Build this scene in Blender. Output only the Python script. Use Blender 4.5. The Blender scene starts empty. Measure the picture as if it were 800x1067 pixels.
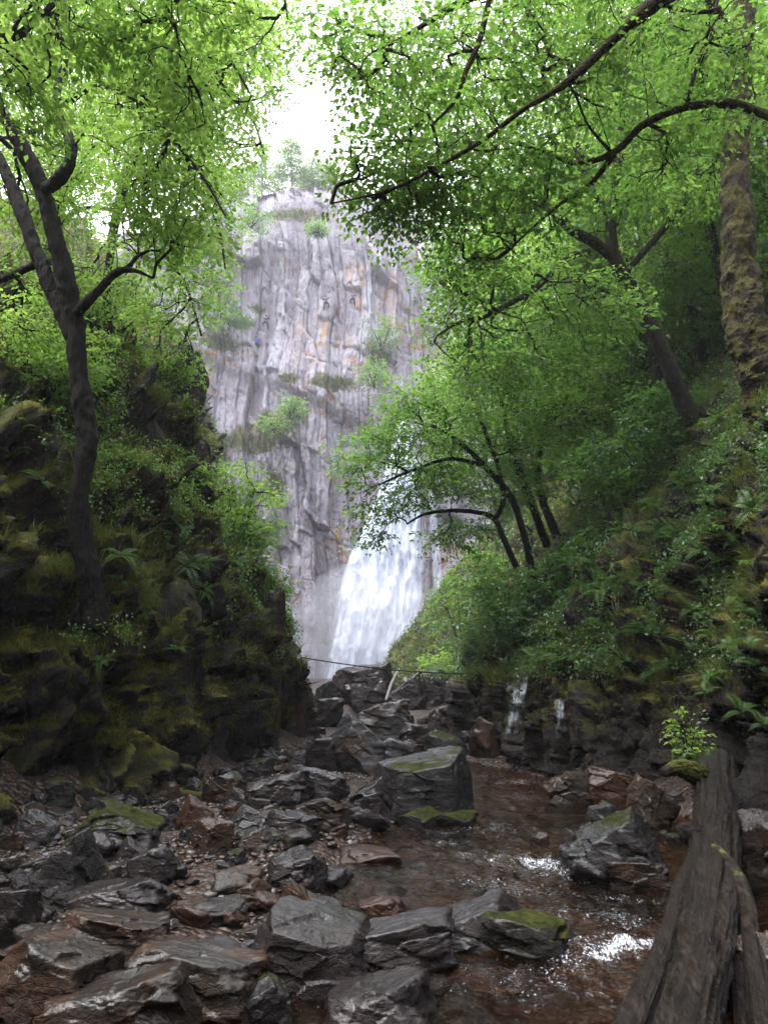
import bpy, bmesh, math, random
import numpy as np
from mathutils import Vector, Matrix
from mathutils.bvhtree import BVHTree

random.seed(7)
RNG = np.random.default_rng(7)
scene = bpy.context.scene
COL = scene.collection
R = math.radians

# ------------------------------------------------------------------ camera
FPX = 791.0
PITCH = R(13.3)
CAMZ = 1.6
CP, SP = math.cos(PITCH), math.sin(PITCH)
cam_d = bpy.data.cameras.new("camera")
cam = bpy.data.objects.new("camera", cam_d)
COL.objects.link(cam)
cam.location = (0, 0, CAMZ)
cam.rotation_euler = (R(90) + PITCH, 0, 0)
cam_d.sensor_fit = 'VERTICAL'
cam_d.sensor_height = 24.0
cam_d.lens = FPX / 1067.0 * 24.0
cam_d.clip_start = 0.05
cam_d.clip_end = 600
scene.camera = cam


def ray(px, py):
    a = (px - 400.0) / FPX
    b = (533.5 - py) / FPX
    return np.array([a, CP - b * SP, SP + b * CP])


def at(px, py, Y):
    """world point seen at a place of the photograph, Y metres ahead"""
    d = ray(px, py)
    return np.array([0, 0, CAMZ]) + d * (Y / d[1])


# ------------------------------------------------------------------ noise
def _tab(seed):
    r = np.random.default_rng(seed)
    g = r.normal(size=(256, 3))
    g /= np.linalg.norm(g, axis=1)[:, None]
    return r.permutation(256), g


_TABS = {}


def perlin(p, seed=0):
    if seed not in _TABS:
        _TABS[seed] = _tab(seed + 1000)
    perm, grad = _TABS[seed]
    p = np.asarray(p, float)
    i = np.floor(p).astype(int)
    f = p - i
    u = f * f * f * (f * (f * 6 - 15) + 10)
    out = np.zeros(len(p))
    for dx in (0, 1):
        hx = perm[(i[:, 0] + dx) & 255]
        wx = u[:, 0] if dx else 1 - u[:, 0]
        for dy in (0, 1):
            hy = perm[(hx + i[:, 1] + dy) & 255]
            wy = u[:, 1] if dy else 1 - u[:, 1]
            for dz in (0, 1):
                h = perm[(hy + i[:, 2] + dz) & 255]
                wz = u[:, 2] if dz else 1 - u[:, 2]
                d = f - np.array([dx, dy, dz])
                out += wx * wy * wz * np.einsum('ij,ij->i', grad[h], d)
    return out * 1.5


def fbm(p, octv=4, gain=0.5, seed=0):
    s, a, q = 0, 1.0, np.array(p, float)
    for k in range(octv):
        s = s + a * perlin(q, seed + k)
        q = q * 2.03
        a *= gain
    return s


def ridged(p, octv=4, gain=0.5, seed=0):
    s, a, q = 0, 1.0, np.array(p, float)
    for k in range(octv):
        s = s + a * (1 - 2 * np.abs(perlin(q, seed + k)))
        q = q * 2.03
        a *= gain
    return s


def cells(p, seed=0):
    """worley noise: distance to nearest and second nearest, and a value of the nearest cell"""
    r = np.random.default_rng(seed + 77)
    tab = r.random((512, 4))
    p = np.asarray(p, float)
    i = np.floor(p).astype(int)
    d1 = np.full(len(p), 9.0)
    d2 = np.full(len(p), 9.0)
    val = np.zeros(len(p))
    for dx in (-1, 0, 1):
        for dy in (-1, 0, 1):
            for dz in (-1, 0, 1):
                c = i + np.array([dx, dy, dz])
                h = (c[:, 0] * 73 + c[:, 1] * 179 + c[:, 2] * 283) & 511
                q = c + tab[h, :3]
                d = np.linalg.norm(p - q, axis=1)
                near = d < d1
                d2 = np.where(near, d1, np.minimum(d2, d))
                val = np.where(near, tab[h, 3], val)
                d1 = np.where(near, d, d1)
    return d1, d2, val


def facets(p, seed=0, tilt=0.6):
    """broken rock: every cell is a flat face with its own height and slope"""
    r = np.random.default_rng(seed + 177)
    tab = r.random((512, 4))
    g = r.normal(size=(512, 3))
    p = np.asarray(p, float)
    i = np.floor(p).astype(int)
    d1 = np.full(len(p), 9.0)
    d2 = np.full(len(p), 9.0)
    val = np.zeros(len(p))
    for dx in (-1, 0, 1):
        for dy in (-1, 0, 1):
            for dz in (-1, 0, 1):
                c = i + np.array([dx, dy, dz])
                h = (c[:, 0] * 73 + c[:, 1] * 179 + c[:, 2] * 283) & 511
                o = p - (c + tab[h, :3])
                d = np.abs(o).sum(1) * 0.5 + 0.5 * np.linalg.norm(o, axis=1)
                near = d < d1
                d2 = np.where(near, d1, np.minimum(d2, d))
                val = np.where(near, tab[h, 3] - 0.5 + tilt * np.einsum('ij,ij->i', o, g[h]), val)
                d1 = np.where(near, d, d1)
    return val, sstep(0.10, 0.0, d2 - d1)


def blocks(x, z, w, h, seed=0):
    """jointed rock: columns between straight vertical joints, each broken into blocks with their own height and slope"""
    r = np.random.default_rng(seed + 577)
    t = r.random((1024, 4)) - .5
    i = np.floor(x / w).astype(int)
    f = x / w - i
    j0 = t[i & 1023, 0] * .5 + .5                       # joints are not evenly spaced
    left = f < j0 * .6 + .2
    c = (i * 2 + left) & 1023
    zz = z / (h * (1 + t[c, 1])) + t[c, 2] * 7 + .12 * f
    j = np.floor(zz).astype(int)
    g = zz - j
    k = (c * 37 + j * 101) & 1023
    fx = np.where(left, f / (j0 * .6 + .2), (f - (j0 * .6 + .2)) / (.8 - j0 * .6))
    val = t[k, 0] + t[k, 1] * (fx - .5) * 1.1 + t[k, 3] * (g - .5) * .9
    crack = np.maximum(np.exp(-(np.minimum(fx, 1 - fx) * w / .10) ** 2), np.exp(-(np.minimum(g, 1 - g) * h / .10) ** 2) * .7)
    return val, crack


def sstep(a, b, x):
    t = np.clip((np.asarray(x, float) - a) / (b - a), 0, 1)
    return t * t * (3 - 2 * t)


# ------------------------------------------------------------------ mesh helpers
def mesh_np(name, verts, faces, smooth=True):
    """faces: (M,3) or (M,4) integer array"""
    me = bpy.data.meshes.new(name)
    verts = np.ascontiguousarray(verts, dtype=np.float32)
    faces = np.ascontiguousarray(faces, dtype=np.int32)
    n, k = faces.shape
    me.vertices.add(len(verts))
    me.vertices.foreach_set('co', verts.ravel())
    me.loops.add(n * k)
    me.loops.foreach_set('vertex_index', faces.ravel())
    me.polygons.add(n)
    me.polygons.foreach_set('loop_start', np.arange(0, n * k, k, dtype=np.int32))
    if smooth:
        me.polygons.foreach_set('use_smooth', np.ones(n, dtype=bool))
    me.update(calc_edges=True)
    me.validate(clean_customdata=False)
    return me


def mesh_mixed(name, parts, smooth=True):
    """parts: list of (verts, faces, material_index, tint or None); tri faces only"""
    vs, fs, mi, tn = [], [], [], []
    o = 0
    for v, f, m, t in parts:
        if len(v) == 0:
            continue
        vs.append(v)
        f = np.asarray(f)
        if f.shape[1] == 4:
            f = np.concatenate([f[:, [0, 1, 2]], f[:, [0, 2, 3]]])
        fs.append(f + o)
        mi.append(np.full(len(f), m, np.int32))
        tn.append(np.zeros(len(v)) if t is None else t)
        o += len(v)
    me = mesh_np(name, np.concatenate(vs), np.concatenate(fs), smooth)
    me.polygons.foreach_set('material_index', np.concatenate(mi))
    at_ = me.attributes.new('tint', 'FLOAT', 'POINT')
    at_.data.foreach_set('value', np.concatenate(tn).astype(np.float32))
    return me


def set_attr(me, name, vals):
    a = me.attributes.new(name, 'FLOAT', 'POINT')
    a.data.foreach_set('value', np.asarray(vals, np.float32))


def link(name, me, mats, parent=None):
    o = bpy.data.objects.new(name, me)
    COL.objects.link(o)
    if me is not None and len(me.materials) == 0:
        for m in (mats if isinstance(mats, (list, tuple)) else [mats]):
            me.materials.append(m)
    if parent is not None:
        o.parent = parent
    return o


def tag(o, label, cat, group=None):
    o['label'] = label
    o['category'] = cat
    if group:
        o['group'] = group
    return o


def empty(name, loc):
    o = bpy.data.objects.new(name, None)
    o.empty_display_size = 0.2
    COL.objects.link(o)
    o.location = tuple(loc)
    return o


def grid_faces(nu, nv):
    i = np.arange((nu - 1) * (nv - 1))
    u, v = i // (nv - 1), i % (nv - 1)
    a = u * nv + v
    return np.stack([a, a + nv, a + nv + 1, a + 1], 1)


def catmull(P, t):
    """P (n,...) control values, t array in [0,n-1]"""
    P = np.asarray(P, float)
    n = len(P)
    i = np.clip(np.floor(t).astype(int), 0, n - 2)
    f = (t - i).reshape((-1,) + (1,) * (P.ndim - 1))
    p0, p1, p2, p3 = P[np.maximum(i - 1, 0)], P[i], P[i + 1], P[np.minimum(i + 2, n - 1)]
    return 0.5 * ((2 * p1) + (-p0 + p2) * f + (2 * p0 - 5 * p1 + 4 * p2 - p3) * f ** 2 + (-p0 + 3 * p1 - 3 * p2 + p3) * f ** 3)


def net_surface(net, segu, segv):
    net = np.array(net, float)
    tu = np.concatenate([np.linspace(i, i + 1, s, endpoint=False) for i, s in enumerate(segu)] + [[len(segu)]])
    tv = np.concatenate([np.linspace(i, i + 1, s, endpoint=False) for i, s in enumerate(segv)] + [[len(segv)]])
    a = catmull(net, tu)                       # (nu, K, 3)
    b = catmull(np.swapaxes(a, 0, 1), tv)      # (nv, nu, 3)
    return np.swapaxes(b, 0, 1)                # (nu, nv, 3)


def grid_normals(G):
    du = np.gradient(G, axis=0)
    dv = np.gradient(G, axis=1)
    n = np.cross(du, dv)
    return n / (np.linalg.norm(n, axis=2)[..., None] + 1e-9)


def tube(pts, rad, sides=8, cap=True):
    pts = np.asarray(pts, float)
    rad = np.asarray(rad, float)
    n = len(pts)
    T = np.gradient(pts, axis=0)
    T /= np.linalg.norm(T, axis=1)[:, None] + 1e-9
    N = np.zeros_like(T)
    ref = np.array([0, 0, 1.0]) if abs(T[0, 2]) < 0.9 else np.array([1.0, 0, 0])
    v = np.cross(T[0], ref)
    v /= np.linalg.norm(v)
    for i in range(n):
        v = v - T[i] * v.dot(T[i])
        v /= np.linalg.norm(v) + 1e-9
        N[i] = v
    B = np.cross(T, N)
    a = np.linspace(0, 2 * math.pi, sides, endpoint=False)
    V = pts[:, None, :] + rad[:, None, None] * (np.cos(a)[None, :, None] * N[:, None, :] + np.sin(a)[None, :, None] * B[:, None, :])
    V = V.reshape(-1, 3)
    i = np.arange((n - 1) * sides)
    r_, s_ = i // sides, i % sides
    s2 = (s_ + 1) % sides
    F = np.stack([r_ * sides + s_, r_ * sides + s2, (r_ + 1) * sides + s2, (r_ + 1) * sides + s_], 1)
    if cap and sides >= 6:
        k = len(V)
        V = np.concatenate([V, pts[:1], pts[-1:]])
        s = np.arange(sides)
        c0 = np.stack([np.full(sides, k), (s + 1) % sides, s, s], 1)
        e = (n - 1) * sides
        c1 = np.stack([np.full(sides, k + 1), e + s, e + (s + 1) % sides, e + (s + 1) % sides], 1)
        F = np.concatenate([F, c0, c1])
        # caps become triangles when the quads are split
    return V, F


def quads_to_tris(F):
    t = np.concatenate([F[:, [0, 1, 2]], F[:, [0, 2, 3]]])
    ok = (t[:, 0] != t[:, 1]) & (t[:, 1] != t[:, 2]) & (t[:, 0] != t[:, 2])
    return t[ok]


def resample(pts, rad, step):
    pts = np.asarray(pts, float)
    n = len(pts)
    L = np.linalg.norm(np.diff(pts, axis=0), axis=1).sum()
    m = max(4, int(L / step))
    t = np.linspace(0, n - 1, m)
    return catmull(pts, t), np.interp(t, np.arange(n), rad)


# ------------------------------------------------------------------ material helpers
class NT:
    def __init__(self, name):
        self.m = bpy.data.materials.new(name)
        self.m.use_nodes = True
        self.t = self.m.node_tree
        self.t.nodes.clear()
        self.out = self.n('ShaderNodeOutputMaterial')

    def n(self, typ, **kw):
        nd = self.t.nodes.new(typ)
        for k, v in kw.items():
            setattr(nd, k, v)
        return nd

    def l(self, a, b):
        self.t.links.new(a, b)

    def set(self, sock, v):
        if hasattr(v, 'is_output') or isinstance(v, bpy.types.NodeSocket):
            self.l(v, sock)
        else:
            sock.default_value = v

    def coord(self, which='Object', scale=(1, 1, 1), rot=(0, 0, 0)):
        tc = self.n('ShaderNodeTexCoord')
        mp = self.n('ShaderNodeMapping')
        self.l(tc.outputs[which], mp.inputs[0])
        mp.inputs['Scale'].default_value = scale
        mp.inputs['Rotation'].default_value = rot
        return mp.outputs[0]

    def pos(self, scale=(1, 1, 1), rot=(0, 0, 0)):
        g = self.n('ShaderNodeNewGeometry')
        mp = self.n('ShaderNodeMapping')
        self.l(g.outputs['Position'], mp.inputs[0])
        mp.inputs['Scale'].default_value = scale
        mp.inputs['Rotation'].default_value = rot
        return mp.outputs[0]

    def noise(self, vec, scale, detail=5, rough=0.55, dist=0.0):
        nd = self.n('ShaderNodeTexNoise')
        self.l(vec, nd.inputs['Vector'])
        nd.inputs['Scale'].default_value = scale
        nd.inputs['Detail'].default_value = detail
        nd.inputs['Roughness'].default_value = rough
        nd.inputs['Distortion'].default_value = dist
        return nd.outputs['Fac']

    def voro(self, vec, scale, feature='F1', out='Distance'):
        nd = self.n('ShaderNodeTexVoronoi', feature=feature)
        self.l(vec, nd.inputs['Vector'])
        nd.inputs['Scale'].default_value = scale
        return nd.outputs[out]

    def ramp(self, fac, stops, interp='LINEAR'):
        nd = self.n('ShaderNodeValToRGB')
        nd.color_ramp.interpolation = interp
        el = nd.color_ramp.elements
        while len(el) < len(stops):
            el.new(0.5)
        for e, (p, c) in zip(el, stops):
            e.position = p
            e.color = (c, c, c, 1) if isinstance(c, (int, float)) else (*c, 1)
        self.l(fac, nd.inputs[0])
        return nd.outputs[0]

    def mix(self, fac, a, b, mode='MIX'):
        nd = self.n('ShaderNodeMix', data_type='RGBA', blend_type=mode)
        self.set(nd.inputs[0], fac)
        for s, v in ((nd.inputs[6], a), (nd.inputs[7], b)):
            if isinstance(v, tuple):
                v = (*v, 1) if len(v) == 3 else v
            self.set(s, v)
        return nd.outputs[2]

    def math(self, op, a, b=0.0, clamp=False):
        nd = self.n('ShaderNodeMath', operation=op, use_clamp=clamp)
        self.set(nd.inputs[0], a)
        self.set(nd.inputs[1], b)
        return nd.outputs[0]

    def mapr(self, v, a, b, c=0.0, d=1.0):
        nd = self.n('ShaderNodeMapRange', interpolation_type='SMOOTHSTEP')
        self.set(nd.inputs[0], v)
        for i, x in zip((1, 2, 3, 4), (a, b, c, d)):
            nd.inputs[i].default_value = x
        return nd.outputs[0]

    def upness(self):
        g = self.n('ShaderNodeNewGeometry')
        s = self.n('ShaderNodeSeparateXYZ')
        self.l(g.outputs['Normal'], s.inputs[0])
        return s.outputs[2]

    def attr(self, name):
        nd = self.n('ShaderNodeAttribute', attribute_name=name)
        return nd.outputs['Fac']

    def bump(self, height, strength=0.5, dist=0.05, prev=None):
        nd = self.n('ShaderNodeBump')
        nd.inputs['Strength'].default_value = strength
        nd.inputs['Distance'].default_value = dist
        self.l(height, nd.inputs['Height'])
        if prev is not None:
            self.l(prev, nd.inputs['Normal'])
        return nd.outputs[0]

    def bsdf(self, col, rough=0.6, spec=0.5, normal=None, coat=0.0, coat_rough=0.1):
        p = self.n('ShaderNodeBsdfPrincipled')
        self.set(p.inputs['Base Color'], (*col, 1) if isinstance(col, tuple) else col)
        self.set(p.inputs['Roughness'], rough)
        self.set(p.inputs['Specular IOR Level'], spec)
        self.set(p.inputs['Coat Weight'], coat)
        self.set(p.inputs['Coat Roughness'], coat_rough)
        if normal is not None:
            self.l(normal, p.inputs['Normal'])
            self.l(normal, p.inputs['Coat Normal'])
        return p.outputs[0]

    def done(self, sh):
        self.l(sh, self.out.inputs['Surface'])
        return self.m


MOSS_A, MOSS_B, MOSS_C = (0.022, 0.025, 0.004), (0.150, 0.138, 0.020), (0.058, 0.040, 0.014)


def mat_bank():
    """mossy schist of the gorge sides"""
    k = NT('mossy_rock_bank')
    p = k.pos()
    n1 = k.noise(p, 0.9, 6, 0.6)
    n2 = k.noise(p, 6.0, 6, 0.65)
    ps = k.pos((1.6, 1.6, 0.45))
    n3 = k.noise(ps, 3.0, 6, 0.65, 0.6)
    rock = k.ramp(n3, [(0.25, (0.006, 0.0046, 0.0042)), (0.5, (0.018, 0.0138, 0.0125)), (0.75, (0.05, 0.039, 0.036))])
    rock = k.mix(k.mapr(n1, 0.5, 0.7), rock, (0.026, 0.016, 0.011))
    up = k.upness()
    a = k.math('ADD', k.math('MULTIPLY', up, 0.8), k.math('MULTIPLY', n1, 1.1))
    a = k.math('ADD', a, k.math('MULTIPLY', n2, 0.5))
    a = k.math('ADD', a, k.attr('moss'))
    m = k.mapr(a, 0.86, 1.22)
    n4 = k.noise(p, 2.2, 4, 0.6)
    moss = k.mix(k.mapr(n4, 0.35, 0.7), MOSS_A, MOSS_B)
    moss = k.mix(k.mapr(n2, 0.55, 0.75), moss, MOSS_C)
    col = k.mix(m, rock, moss)
    h = k.math('ADD', k.math('MULTIPLY', k.noise(p, 14, 6, 0.7), 0.5), k.math('MULTIPLY', n3, 0.9))
    h = k.math('ADD', h, k.math('MULTIPLY', k.noise(p, 60, 3, 0.6), 0.15))
    nr = k.bump(h, 1.0, 0.10)
    ro = k.math('ADD', k.math('MULTIPLY', m, 0.5), k.math('MULTIPLY', n2, 0.6), clamp=True)
    return k.done(k.bsdf(col, ro, 0.22, nr))


def mat_cliff():
    k = NT('pale_cliff_rock')
    p = k.pos()
    ps = k.pos((1.0, 1.0, 0.13))
    n1 = k.noise(ps, 0.35, 8, 0.68, 0.2)
    n2 = k.noise(ps, 1.6, 8, 0.74, 0.2)
    n3 = k.noise(p, 0.16, 5, 0.6, 0.5)
    n5 = k.noise(p, 0.9, 6, 0.7)
    col = k.ramp(n1, [(0.32, (0.29, 0.255, 0.30)), (0.45, (0.43, 0.395, 0.45)), (0.55, (0.52, 0.485, 0.54)), (0.70, (0.50, 0.53, 0.63))])
    col = k.mix(k.mapr(n2, 0.57, 0.76), col, (0.20, 0.165, 0.195))
    col = k.mix(k.mapr(n2, 0.44, 0.30), col, (0.52, 0.50, 0.54))
    col = k.mix(k.math('MULTIPLY', k.mapr(n3, 0.52, 0.66), k.mapr(n5, 0.42, 0.62)), col, (0.40, 0.24, 0.17))
    col = k.mix(k.math('MULTIPLY', k.attr('ochre'), k.mapr(n5, 0.47, 0.60)), col, (0.52, 0.27, 0.10))
    col = k.mix(k.math('MULTIPLY', k.attr('damp'), 0.6), col, (0.085, 0.065, 0.085))
    v = k.attr('veg')
    up = k.upness()
    g = k.math('ADD', k.math('MULTIPLY', v, 1.0), k.math('MULTIPLY', k.noise(p, 1.7, 5, 0.7), 0.9))
    g = k.math('ADD', g, k.math('MULTIPLY', up, 0.35))
    gm = k.mapr(g, 0.88, 1.15)
    veg = k.mix(k.mapr(n5, 0.35, 0.65), (0.07, 0.085, 0.030), (0.16, 0.15, 0.062))
    col = k.mix(gm, col, veg)
    h = k.math('ADD', k.math('MULTIPLY', n2, 0.9), k.math('MULTIPLY', k.noise(p, 4.0, 6, 0.7), 0.45))
    nr = k.bump(h, 1.0, 0.8)
    return k.done(k.bsdf(col, 0.62, 0.35, nr))


def mat_rock(name, dark, mid, light, moss=0.0, wet=0.6, stain=None, moss_cols=((0.028, 0.036, 0.007), (0.085, 0.088, 0.014))):
    dark, mid, light = (tuple(f * c for c in t) for f, t in ((.6, dark), (.66, mid), (.8, light)))
    k = NT(name)
    p = k.pos()
    po = k.coord('Object', (1.0, 1.0, 3.2), (0.5, 0.35, 0.2))
    n1 = k.noise(po, 2.6, 7, 0.62, 0.5)
    n2 = k.noise(p, 9.0, 6, 0.68)
    n3 = k.noise(p, 2.0, 4, 0.6)
    col = k.ramp(n1, [(0.28, dark), (0.5, mid), (0.74, light)])
    col = k.mix(k.mapr(n2, 0.56, 0.72), col, tuple(0.5 * c for c in dark))
    if stain:
        col = k.mix(k.math('MULTIPLY', k.mapr(n3, 0.46, 0.62), 0.8), col, stain)
    # lichen specks
    vs = k.voro(p, 46)
    col = k.mix(k.math('MULTIPLY', k.mapr(vs, 0.20, 0.10), k.mapr(n3, 0.54, 0.72)), col, (0.15, 0.14, 0.138))
    up = k.upness()
    mfac = None
    if moss > 0:
        a = k.math('ADD', k.math('MULTIPLY', up, 0.65), k.math('MULTIPLY', n3, 1.2))
        a = k.math('ADD', a, k.math('MULTIPLY', n2, 0.6))
        mfac = k.mapr(a, 1.72 - moss * 0.9, 1.95 - moss * 0.9)
        col = k.mix(mfac, col, k.mix(k.mapr(n2, 0.4, 0.65), *moss_cols))
    fine = k.noise(p, 55, 5, 0.7)
    cr_ = k.voro(k.coord('Object', (1.0, 1.0, 2.6), (0.5, 0.35, 0.2)), 7.0, 'DISTANCE_TO_EDGE')
    crk = k.mapr(cr_, 0.0, 0.05)
    h = k.math('ADD', k.math('MULTIPLY', n1, 0.9), k.math('MULTIPLY', n2, 0.55))
    h = k.math('ADD', h, k.math('MULTIPLY', crk, 0.10))
    h = k.math('ADD', h, k.math('MULTIPLY', fine, 0.42))
    if mfac is not None:
        h = k.math('ADD', h, k.math('MULTIPLY', mfac, k.math('MULTIPLY', fine, 0.5)))
    nr = k.bump(h, 0.9, 0.05)
    film = k.mapr(k.math('ADD', k.math('MULTIPLY', k.noise(p, 6.0, 7, 0.75, 0.5), 1.5), k.math('MULTIPLY', k.upness(), 0.55)), 0.92, 1.22)
    film = k.math('MULTIPLY', film, wet)
    cn = k.bump(k.math('ADD', k.math('ADD', k.math('MULTIPLY', n1, 0.6), k.math('MULTIPLY', n2, 0.5)), k.math('MULTIPLY', k.noise(p, 28, 5, .65), .22)), 0.6, 0.04)
    ro = k.mapr(n2, 0.36, 0.64, 0.5, 0.8)
    if mfac is not None:
        ro = k.math('MAXIMUM', ro, k.math('MULTIPLY', mfac, 0.95))
        film = k.math('MULTIPLY', k.math('SUBTRACT', 1.0, mfac), film)
    b = k.n('ShaderNodeBsdfPrincipled')
    k.l(col, b.inputs['Base Color'])
    k.set(b.inputs['Roughness'], ro)
    k.set(b.inputs['Specular IOR Level'], 0.18)
    k.set(b.inputs['Coat Weight'], film)
    b.inputs['Coat Roughness'].default_value = 0.07
    b.inputs['Coat IOR'].default_value = 1.55
    k.l(nr, b.inputs['Normal'])
    k.l(cn, b.inputs['Coat Normal'])
    return k.done(b.outputs[0])


def mat_bark(name, a, b, moss=0.4, moss_col=((0.05, 0.058, 0.012), (0.12, 0.125, 0.022))):
    k = NT(name)
    p = k.pos()
    ps = k.pos((3, 3, 0.7))
    n1 = k.noise(ps, 9, 6, 0.7, 0.4)
    n2 = k.noise(p, 4.5, 5, 0.6)
    col = k.mix(k.mapr(n1, 0.35, 0.68), a, b)
    up = k.upness()
    g = k.math('ADD', k.math('MULTIPLY', up, 0.35), k.math('MULTIPLY', n2, 1.2))
    m = k.mapr(g, 0.95 - moss * 0.6, 1.15 - moss * 0.6)
    col = k.mix(m, col, k.mix(k.mapr(k.noise(p, 15, 4, 0.6), 0.4, 0.65), *moss_col))
    nr = k.bump(k.math('ADD', n1, k.math('MULTIPLY', k.noise(p, 40, 4, 0.7), 0.45)), 1.0, 0.06)
    return k.done(k.bsdf(col, 0.85, 0.25, nr))


def mat_leaf(name, da, db, ta, tb, tr=0.5, gloss=0.05):
    """da, db: reflected colours; ta, tb: colours of the light let through"""
    k = NT(name)
    t = k.attr('tint')
    d = k.n('ShaderNodeBsdfDiffuse')
    k.l(k.mix(t, da, db), d.inputs[0])
    s = k.n('ShaderNodeBsdfTranslucent')
    k.l(k.mix(t, ta, tb), s.inputs[0])
    m = k.n('ShaderNodeMixShader')
    m.inputs[0].default_value = tr
    k.l(d.outputs[0], m.inputs[1])
    k.l(s.outputs[0], m.inputs[2])
    g = k.n('ShaderNodeBsdfGlossy')
    g.inputs['Roughness'].default_value = 0.38
    g.inputs['Color'].default_value = (0.8, 0.85, 0.9, 1)
    m2 = k.n('ShaderNodeMixShader')
    m2.inputs[0].default_value = gloss
    k.l(m.outputs[0], m2.inputs[1])
    k.l(g.outputs[0], m2.inputs[2])
    return k.done(m2.outputs[0])


M = {}
M['bank'] = mat_bank()
M['cliff'] = mat_cliff()
M['wet'] = mat_rock('wet_dark_schist', (0.010, 0.008, 0.008), (0.041, 0.029, 0.028), (0.105, 0.084, 0.085), 0.0, 0.85)
M['brown'] = mat_rock('wet_brown_schist', (0.013, 0.008, 0.006), (0.042, 0.028, 0.021), (0.10, 0.074, 0.062), 0.0, 0.85, (0.060, 0.028, 0.014))
M['red'] = mat_rock('rust_red_stone', (0.035, 0.012, 0.008), (0.085, 0.034, 0.019), (0.14, 0.075, 0.05), 0.0, 0.8)
M['pale'] = mat_rock('pale_grey_schist', (0.028, 0.024, 0.026), (0.095, 0.086, 0.092), (0.24, 0.225, 0.24), 0.0, 0.85, (0.075, 0.048, 0.036))
M['mossy'] = mat_rock('mossy_schist', (0.012, 0.009, 0.008), (0.036, 0.030, 0.026), (0.09, 0.08, 0.075), 0.58, 0.7)
M['mosscap'] = mat_rock('moss_capped_schist', (0.012, 0.010, 0.010), (0.042, 0.036, 0.035), (0.11, 0.10, 0.10), 0.36, 0.8)
M['crag'] = mat_rock('mossy_crag', (0.009, 0.007, 0.006), (0.026, 0.020, 0.016), (0.06, 0.05, 0.044), 0.70, 0.3, None,
                     ((0.022, 0.026, 0.006), (0.078, 0.076, 0.014)))
M['bark_dark'] = mat_bark('dark_wet_bark', (0.006, 0.0045, 0.004), (0.024, 0.018, 0.015), 0.16, ((0.016, 0.016, 0.005), (0.05, 0.046, 0.010)))
M['bark_moss'] = mat_bark('mossy_bark', (0.030, 0.022, 0.016), (0.075, 0.058, 0.042), 0.78, ((0.060, 0.056, 0.014), (0.125, 0.105, 0.026)))
M['bark_grey'] = mat_bark('brown_bark', (0.022, 0.018, 0.015), (0.075, 0.062, 0.052), 0.35)
M['bark_birch'] = mat_bark('birch_bark', (0.20, 0.19, 0.19), (0.36, 0.34, 0.34), 0.0)
M['leaf_bright'] = mat_leaf('bright_beech_leaf', (0.085, 0.15, 0.034), (0.15, 0.21, 0.06), (0.26, 0.49, 0.07), (0.46, 0.65, 0.13), 0.6, 0.04)
M['leaf_mid'] = mat_leaf('mid_green_leaf', (0.046, 0.098, 0.020), (0.105, 0.160, 0.032), (0.14, 0.33, 0.045), (0.31, 0.50, 0.085), 0.54, 0.05)
M['leaf_dark'] = mat_leaf('dark_green_leaf', (0.035, 0.080, 0.022), (0.070, 0.125, 0.035), (0.08, 0.20, 0.035), (0.16, 0.32, 0.06), 0.42, 0.045)
M['leaf_pale'] = mat_leaf('pale_birch_leaf', (0.10, 0.16, 0.05), (0.16, 0.22, 0.08), (0.24, 0.42, 0.08), (0.36, 0.52, 0.13), 0.5, 0.03)
M['fern'] = mat_leaf('fern_frond', (0.045, 0.105, 0.022), (0.10, 0.165, 0.036), (0.12, 0.30, 0.035), (0.24, 0.42, 0.06), 0.45, 0.02)
M['grass'] = mat_leaf('grass_blade', (0.065, 0.098, 0.022), (0.150, 0.135, 0.050), (0.14, 0.26, 0.035), (0.26, 0.26, 0.07), 0.4, 0.03)


# ------------------------------------------------------------------ sky and light
SUN_EL, SUN_AZ = R(62), R(252)     # azimuth measured clockwise from +Y: high on the left
world = bpy.data.worlds.new("World")
scene.world = world
world.use_nodes = True
wt = world.node_tree
wt.nodes.clear()
wo = wt.nodes.new('ShaderNodeOutputWorld')
bg = wt.nodes.new('ShaderNodeBackground')
sky = wt.nodes.new('ShaderNodeTexSky')
sky.sky_type = 'NISHITA'
sky.sun_disc = False
sky.sun_elevation = SUN_EL
sky.sun_rotation = SUN_AZ
sky.air_density = 1.0
sky.dust_density = 3.0
tc = wt.nodes.new('ShaderNodeTexCoord')
cn = wt.nodes.new('ShaderNodeTexNoise')
cn.inputs['Scale'].default_value = 2.2
cn.inputs['Detail'].default_value = 5
wt.links.new(tc.outputs['Generated'], cn.inputs['Vector'])
cr = wt.nodes.new('ShaderNodeValToRGB')
cr.color_ramp.elements[0].position = 0.3
cr.color_ramp.elements[0].color = (7.0, 7.3, 8.6, 1)
cr.color_ramp.elements[1].position = 0.65
cr.color_ramp.elements[1].color = (10.5, 10.6, 11.4, 1)
wt.links.new(cn.outputs['Fac'], cr.inputs[0])
mx = wt.nodes.new('ShaderNodeMix')
mx.data_type = 'RGBA'
mx.inputs[0].default_value = 0.86
wt.links.new(sky.outputs[0], mx.inputs[6])
wt.links.new(cr.outputs[0], mx.inputs[7])
sx = wt.nodes.new('ShaderNodeSeparateXYZ')
wt.links.new(tc.outputs['Generated'], sx.inputs[0])
gr = wt.nodes.new('ShaderNodeMapRange')
gr.inputs[1].default_value, gr.inputs[2].default_value = 0.0, 1.0
gr.inputs[3].default_value, gr.inputs[4].default_value = 0.24, 1.42
wt.links.new(sx.outputs[2], gr.inputs[0])
vm = wt.nodes.new('ShaderNodeVectorMath')
vm.operation = 'SCALE'
wt.links.new(mx.outputs[2], vm.inputs[0])
wt.links.new(gr.outputs[0], vm.inputs['Scale'])
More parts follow.
